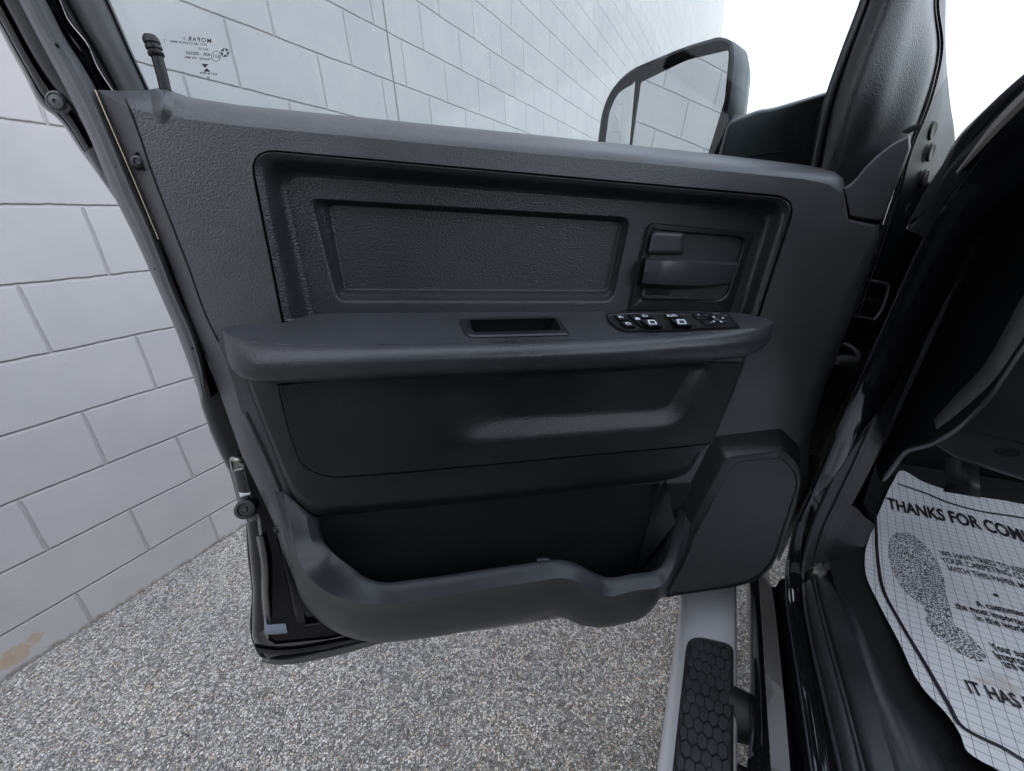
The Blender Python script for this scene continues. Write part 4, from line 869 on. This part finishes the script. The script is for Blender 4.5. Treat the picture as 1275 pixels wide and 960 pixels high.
lathe('wheel_rim', (wc[0], wc[1]-.03, wc[2]+.012), (0, 1, 0), [(-.2, .2), (.0, .205), (.02, .21), (.01, .19), (-.05, .17), (-.04, .06), (-.01, .05), (-.01, .001)], M['chrome'], wh, 36)
# ---- rest of the truck body (behind and above the camera, and the fender)
bm = bmesh.new()
box_bm(bm, (-1.15, -.26, .45), (-.22, -.12, 1.22)); finish('rear_door', bm, M['paint'], TR)
for x_ in (-.30, -1.2):
    bm = bmesh.new(); box_bm(bm, (x_, -.30, 1.22), (x_+.1, -.18, 1.86)); finish('cab_pillar', bm, M['paint'], TR)
bm = bmesh.new(); R1 = rpoly([(-1.25, -.24, .1), (.22, -.24, .15), (.22, -1.7, .15), (-1.25, -1.7, .1)], 5, 2)
loft_bm(bm, [(R1, 1.84), (inset(R1, -.0), 1.87), (inset(R1, .06), 1.91), (inset(R1, .3), 1.94)], lambda x, y, h: np.array([x, y, h])); finish('roof', bm, M['paint'], TR)
bm = bmesh.new(); box_bm(bm, (-1.2, -1.9, .45), (1.0, -1.82, 1.25)); finish('far_side', bm, M['paint'], TR)
bm = bmesh.new(); box_bm(bm, (-1.32, -1.8, .45), (-1.26, -.14, 1.84)); finish('cab_back', bm, M['paint'], TR)
bm = bmesh.new(); box_bm(bm, (-3.2, -1.9, .55), (-1.36, -.12, 1.30)); finish('cargo_bed', bm, M['paint'], TR)
bm = bmesh.new()
for y0, y1 in ((-.95, -.42), (-1.65, -1.12)):
    cs = rpoly([(-.55, y0, .06), (.0, y0, .08), (.0, y1, .08), (-.55, y1, .06)], 5, 2)
    loft_bm(bm, [(cs, .50), (inset(cs, -.0), .74), (inset(cs, .02), .80), (inset(cs, .07), .825)], lambda x, y, h: np.array([x, y, h+.05*x]))
    if y0 == -.95: finish('front_seat', bm, M['carpet'], TR, 60); bm = bmesh.new()
    else: finish('front_seat', bm, M['carpet'], TR, 60)
for y0, y1 in ((-.92, -.45), (-1.62, -1.15)):
    bm = bmesh.new(); cs = rpoly([(y0, .80, .06), (y1, .80, .06), (y1, 1.45, .10), (y0, 1.45, .10)], 5, 2)
    loft_bm(bm, [(cs, -.72), (cs, -.62), (inset(cs, .03), -.57), (inset(cs, .08), -.56)], lambda a, b, h: np.array([h-.22*(b-.8), a, b])); finish('seat_back', bm, M['carpet'], TR, 60)
bm = bmesh.new()
def fsec(x, zt): return [np.array([x, -.14, .52]), np.array([x, -.10, .62]), np.array([x, -.085, .85]), np.array([x, -.10, zt-.08]), np.array([x, -.16, zt]), np.array([x, -.9, zt+.05]), np.array([x, -1.8, zt])]
patch_bm(bm, [fsec(1.22, 1.10), fsec(1.5, 1.10), fsec(2.2, 1.06), fsec(2.7, .98)], D3, 6, 4); finish('fender_and_bonnet', bm, M['paint'], TR)
bm = bmesh.new(); vs = [bm.verts.new(p) for p in ((1.2, -.25, 1.12), (.30, -.27, 1.83), (.30, -1.65, 1.83), (1.2, -1.7, 1.12))]; bm.faces.new(vs); finish('windscreen', bm, M['windscreen'], TR)
tube('far_pillar', [np.array([1.2, -1.72, 1.1]), np.array([.7, -1.7, 1.5]), np.array([.25, -1.66, 1.84])], .05, M['paint'], TR)
# ================================================================ PAPER MAT
PZ = FZ+.020
TL = Z3(1108, 634, PZ)
def FP(px, py): return Z3(px, py, PZ)
def sag(x, y):   # gentle rise towards the sill and up the toe board
    return PZ + .010*math.sin(6*x+3*y) + .006*math.sin(17*y+5*x)
paper_px = [(1125, 586), (1150, 600), (1190, 613), (1275, 628), (1400, 655), (1500, 760), (1600, 1150), (1290, 985), (1245, 960), (1205, 936), (1196, 915), (1182, 893), (1150, 858), (1120, 800), (1095, 753), (1078, 715), (1077, 690), (1084, 665), (1100, 625), (1112, 600)]
def onp(px, py, h=0.):
    p = FP(px, py); q = p.copy()
    for _ in range(4):
        zz = sag(q[0], q[1])+h; q = Z3(px, py, zz)
    return q
PT3 = [onp(*p) for p in paper_px]
pm = thing('paper_floor_mat', 'white printed paper mat with grid lines and a shoe print lying in the footwell', 'paper mat', tuple(np.mean(np.array(PT3), 0)))
# fine sheet clipped to the outline
ol = crom([np.array([p[0], p[1], 0.]) for p in PT3], 4, True); poly2 = [(p[0], p[1]) for p in ol]
xs = [p[0] for p in poly2]; ys = [p[1] for p in poly2]
pts2 = [Vector(p) for p in poly2]; nb = len(pts2); edges = [(i, (i+1) % nb) for i in range(nb)]
for x in np.arange(min(xs), max(xs), .015):
    for y in np.arange(min(ys), max(ys), .015):
        if inpoly(x, y, poly2): pts2.append(Vector((x, y)))
r = delaunay_2d_cdt(pts2, edges, [], 1, 1e-6)
bm = bmesh.new(); vv = [bm.verts.new((p.x, p.y, sag(p.x, p.y))) for p in r[0]]
for f in r[2]:
    bm.faces.new([vv[i] for i in f])
# paper frame of reference: right = towards the middle of the truck, up = forward
ca = onp(1106, 633); cb = onp(1275, 677.5); hdir = (cb-ca)[:2]; hdir /= np.linalg.norm(hdir); vdir = np.array([-hdir[1], hdir[0]])
if vdir[0] < 0: vdir = -vdir
def paper_mat_():
    m = mat('paper', (.8, .8, .82), .75); v = coords(m)
    def dot(a):
        n = nd(m, 'ShaderNodeVectorMath'); n.operation = 'DOT_PRODUCT'; n.inputs[1].default_value = a; lk(m, v, n.inputs[0]); return n.outputs['Value']
    uu, ww = dot((hdir[0], hdir[1], 0)), dot((vdir[0], vdir[1], 0))
    G = .0155
    def line(c, wd):
        f = math_(m, 'FRACT', math_(m, 'DIVIDE', c, G)); d = math_(m, 'ABSOLUTE', math_(m, 'SUBTRACT', f, .5)); return math_(m, 'GREATER_THAN', d, .5-wd)
    gr = math_(m, 'MAXIMUM', line(uu, .028), line(ww, .028))
    # shoe print: two speckled ovals
    def oval(cpx, a, b, ang):
        c = onp(*cpx)[:2]; ca_, sa_ = math.cos(ang), math.sin(ang)
        cu, cw = c@hdir, c@vdir
        du = math_(m, 'SUBTRACT', uu, float(cu)); dw = math_(m, 'SUBTRACT', ww, float(cw))
        x_ = math_(m, 'DIVIDE', math_(m, 'ADD', math_(m, 'MULTIPLY', du, ca_), math_(m, 'MULTIPLY', dw, sa_)), a)
        y_ = math_(m, 'DIVIDE', math_(m, 'ADD', math_(m, 'MULTIPLY', du, -sa_), math_(m, 'MULTIPLY', dw, ca_)), b)
        return math_(m, 'LESS_THAN', math_(m, 'ADD', math_(m, 'MULTIPLY', x_, x_), math_(m, 'MULTIPLY', y_, y_)), 1.0)
    ov = None
    for args in OVALS:
        o = oval(*args); ov = o if ov is None else math_(m, 'MAXIMUM', ov, o)
    n = noise(m, v, 330, 2, .6); speck = math_(m, 'MULTIPLY', ov, math_(m, 'GREATER_THAN', n.outputs[0], .5))
    blot = noise(m, v, 14, 4); paperc = ramp(m, blot.outputs[0], [(.3, (.80, .805, .83)), (.6, (.88, .885, .90))])
    stn = noise(m, v, 55, 4, .6); sc_ = onp(1252, 855); dn = nd(m, 'ShaderNodeVectorMath'); dn.operation = 'DISTANCE'; dn.inputs[1].default_value = sc_; lk(m, v, dn.inputs[0])
    sf = math_(m, 'MULTIPLY', math_(m, 'SUBTRACT', math_(m, 'MULTIPLY', stn.outputs[0], 1.4), math_(m, 'ADD', .35, math_(m, 'DIVIDE', dn.outputs['Value'], .09))), 5, True)
    c = mixc(m, gr, paperc, (.22, .22, .27)); c = mixc(m, speck, c, (.10, .095, .10)); c = mixc(m, math_(m, 'MULTIPLY', sf, .45), c, (.45, .36, .26))
    lk(m, c, bsdf(m).inputs['Base Color']); bsdf(m).inputs['Coat Weight'].default_value = .1
    cr_ = noise(m, v, 22, 3); lk(m, bump(m, cr_.outputs[0], .3, .006), bsdf(m).inputs['Normal']); return m
def plen(a, b): return float(np.linalg.norm(onp(*a)-onp(*b)))
def pang(a, b):
    d = (onp(*b)-onp(*a))[:2]; return math.atan2(d@vdir, d@hdir)
OVALS = [((1139, 705), plen((1107, 700), (1173, 715))/2, plen((1129, 664), (1158, 757))/2, pang((1107, 700), (1173, 715))*.5),
         ((1165, 752), plen((1145, 750), (1180, 757))/2, plen((1150, 720), (1180, 785))/2, 0.0),
         ((1188, 793), plen((1160, 785), (1213, 805))/2, plen((1160, 765), (1215, 822))/2, .55)]
finish('paper_sheet', bm, paper_mat_(), pm, 60)
# border line
bd = [(1090, 640), (1091, 660), (1092, 685), (1094, 705), (1100, 735), (1121, 775), (1155, 832), (1180, 875), (1201, 907), (1225, 920), (1245, 929), (1275, 947), (1330, 985)]
bd2 = [(1118, 602), (1150, 613), (1182, 626), (1210, 634), (1275, 645), (1360, 660), (1420, 675)]
bm = bmesh.new()
for B_ in (bd, bd2):
    P = crom([onp(a, b, .0012) for a, b in B_], 5)
    L = []
    for i, p in enumerate(P):
        t = P[min(i+1, len(P)-1)]-P[max(i-1, 0)]; nrm = np.array([-t[1], t[0], 0]); nrm /= np.linalg.norm(nrm)
        w_ = .0030
        q = [p+nrm*w_, p-nrm*w_]; L.append([bm.verts.new((a[0], a[1], sag(a[0], a[1])+.0012)) for a in q])
    for a, b in zip(L, L[1:]): bm.faces.new((a[0], a[1], b[1], b[0]))
finish('border_line', bm, M['print'], pm)
def ptext(s, a, b, hgt, bold=.0, cond=None):
    """write s with its baseline from pixel a to pixel b on the sheet; hgt in metres of capital height"""
    A_ = onp(*a)[:2]; B_ = onp(*b)[:2]; d = B_-A_; L = np.linalg.norm(d); d = d/L; up = np.array([-d[1], d[0]]); up = up if up@vdir > 0 else -up
    cu = bpy.data.curves.new('m', 'FONT'); cu.body = s; o = bpy.data.objects.new('m', cu); COL.objects.link(o); bpy.context.view_layer.update()
    wdt = max(o.dimensions.x, .01); bpy.data.objects.remove(o); bpy.data.curves.remove(cu)
    kx = L/wdt; ky = hgt/.69
    b_ = bmesh.new()
    def f(x, y):
        q = A_+d*x*kx+up*y*ky; return (q[0], q[1], sag(q[0], q[1])+.0014)
    text_bm(b_, s, f, 1.0, 'LEFT', bold); finish('printed_text', b_, M['print'], pm)
def ph(a, b): return plen(a, b)
ptext('THANKS FOR COMING', (1106, 633), (1315, 688), ph((1215, 664), (1217.5, 651.5)), .03)
ptext('WE HAVE TRIED TO KEEP', (1172, 692), (1283, 717), ph((1205, 702), (1206.1, 696.7)), .012)
ptext('YOUR CARPETING CLEAN', (1174, 700.5), (1298, 729), ph((1205, 702), (1206.1, 696.7)), .012)
ptext('WITH THIS PAPER MAT', (1182, 711.5), (1293, 739), ph((1205, 702), (1206.1, 696.7)), .012)
ptext('A customer is', (1218, 756), (1290, 772), ph((1240, 764), (1241.4, 758.2)), .02)
ptext('the most important person', (1191, 758), (1321, 794), ph((1240, 764), (1241.4, 758.2)), .02)
ptext('in the world', (1217, 773), (1280, 790), ph((1240, 764), (1241.4, 758.2)), .02)
ptext('Your suggestions', (1237, 810), (1322, 833), ph((1240, 764), (1241.4, 758.2)), .02)
ptext('Improving service', (1242, 821), (1345, 848), ph((1240, 764), (1241.4, 758.2)), .02)
ptext('are welcome', (1252, 831.5), (1318, 849), ph((1240, 764), (1241.4, 758.2)), .02)
ptext('IT HAS BEEN', (1207, 863), (1333, 904), ph((1240, 880), (1233, 863)), .02)
bm = bmesh.new(); c = onp(1240, 741, .0014)
bm.faces.new([bm.verts.new((c[0]+.0042*math.cos(t), c[1]+.0042*math.sin(t), c[2]+.0003)) for t in np.linspace(0, 2*math.pi, 25)[:-1]]); finish('printed_dot', bm, M['print'], pm)
for o in list(bpy.data.objects):
    if '_o' in o: del o['_o']
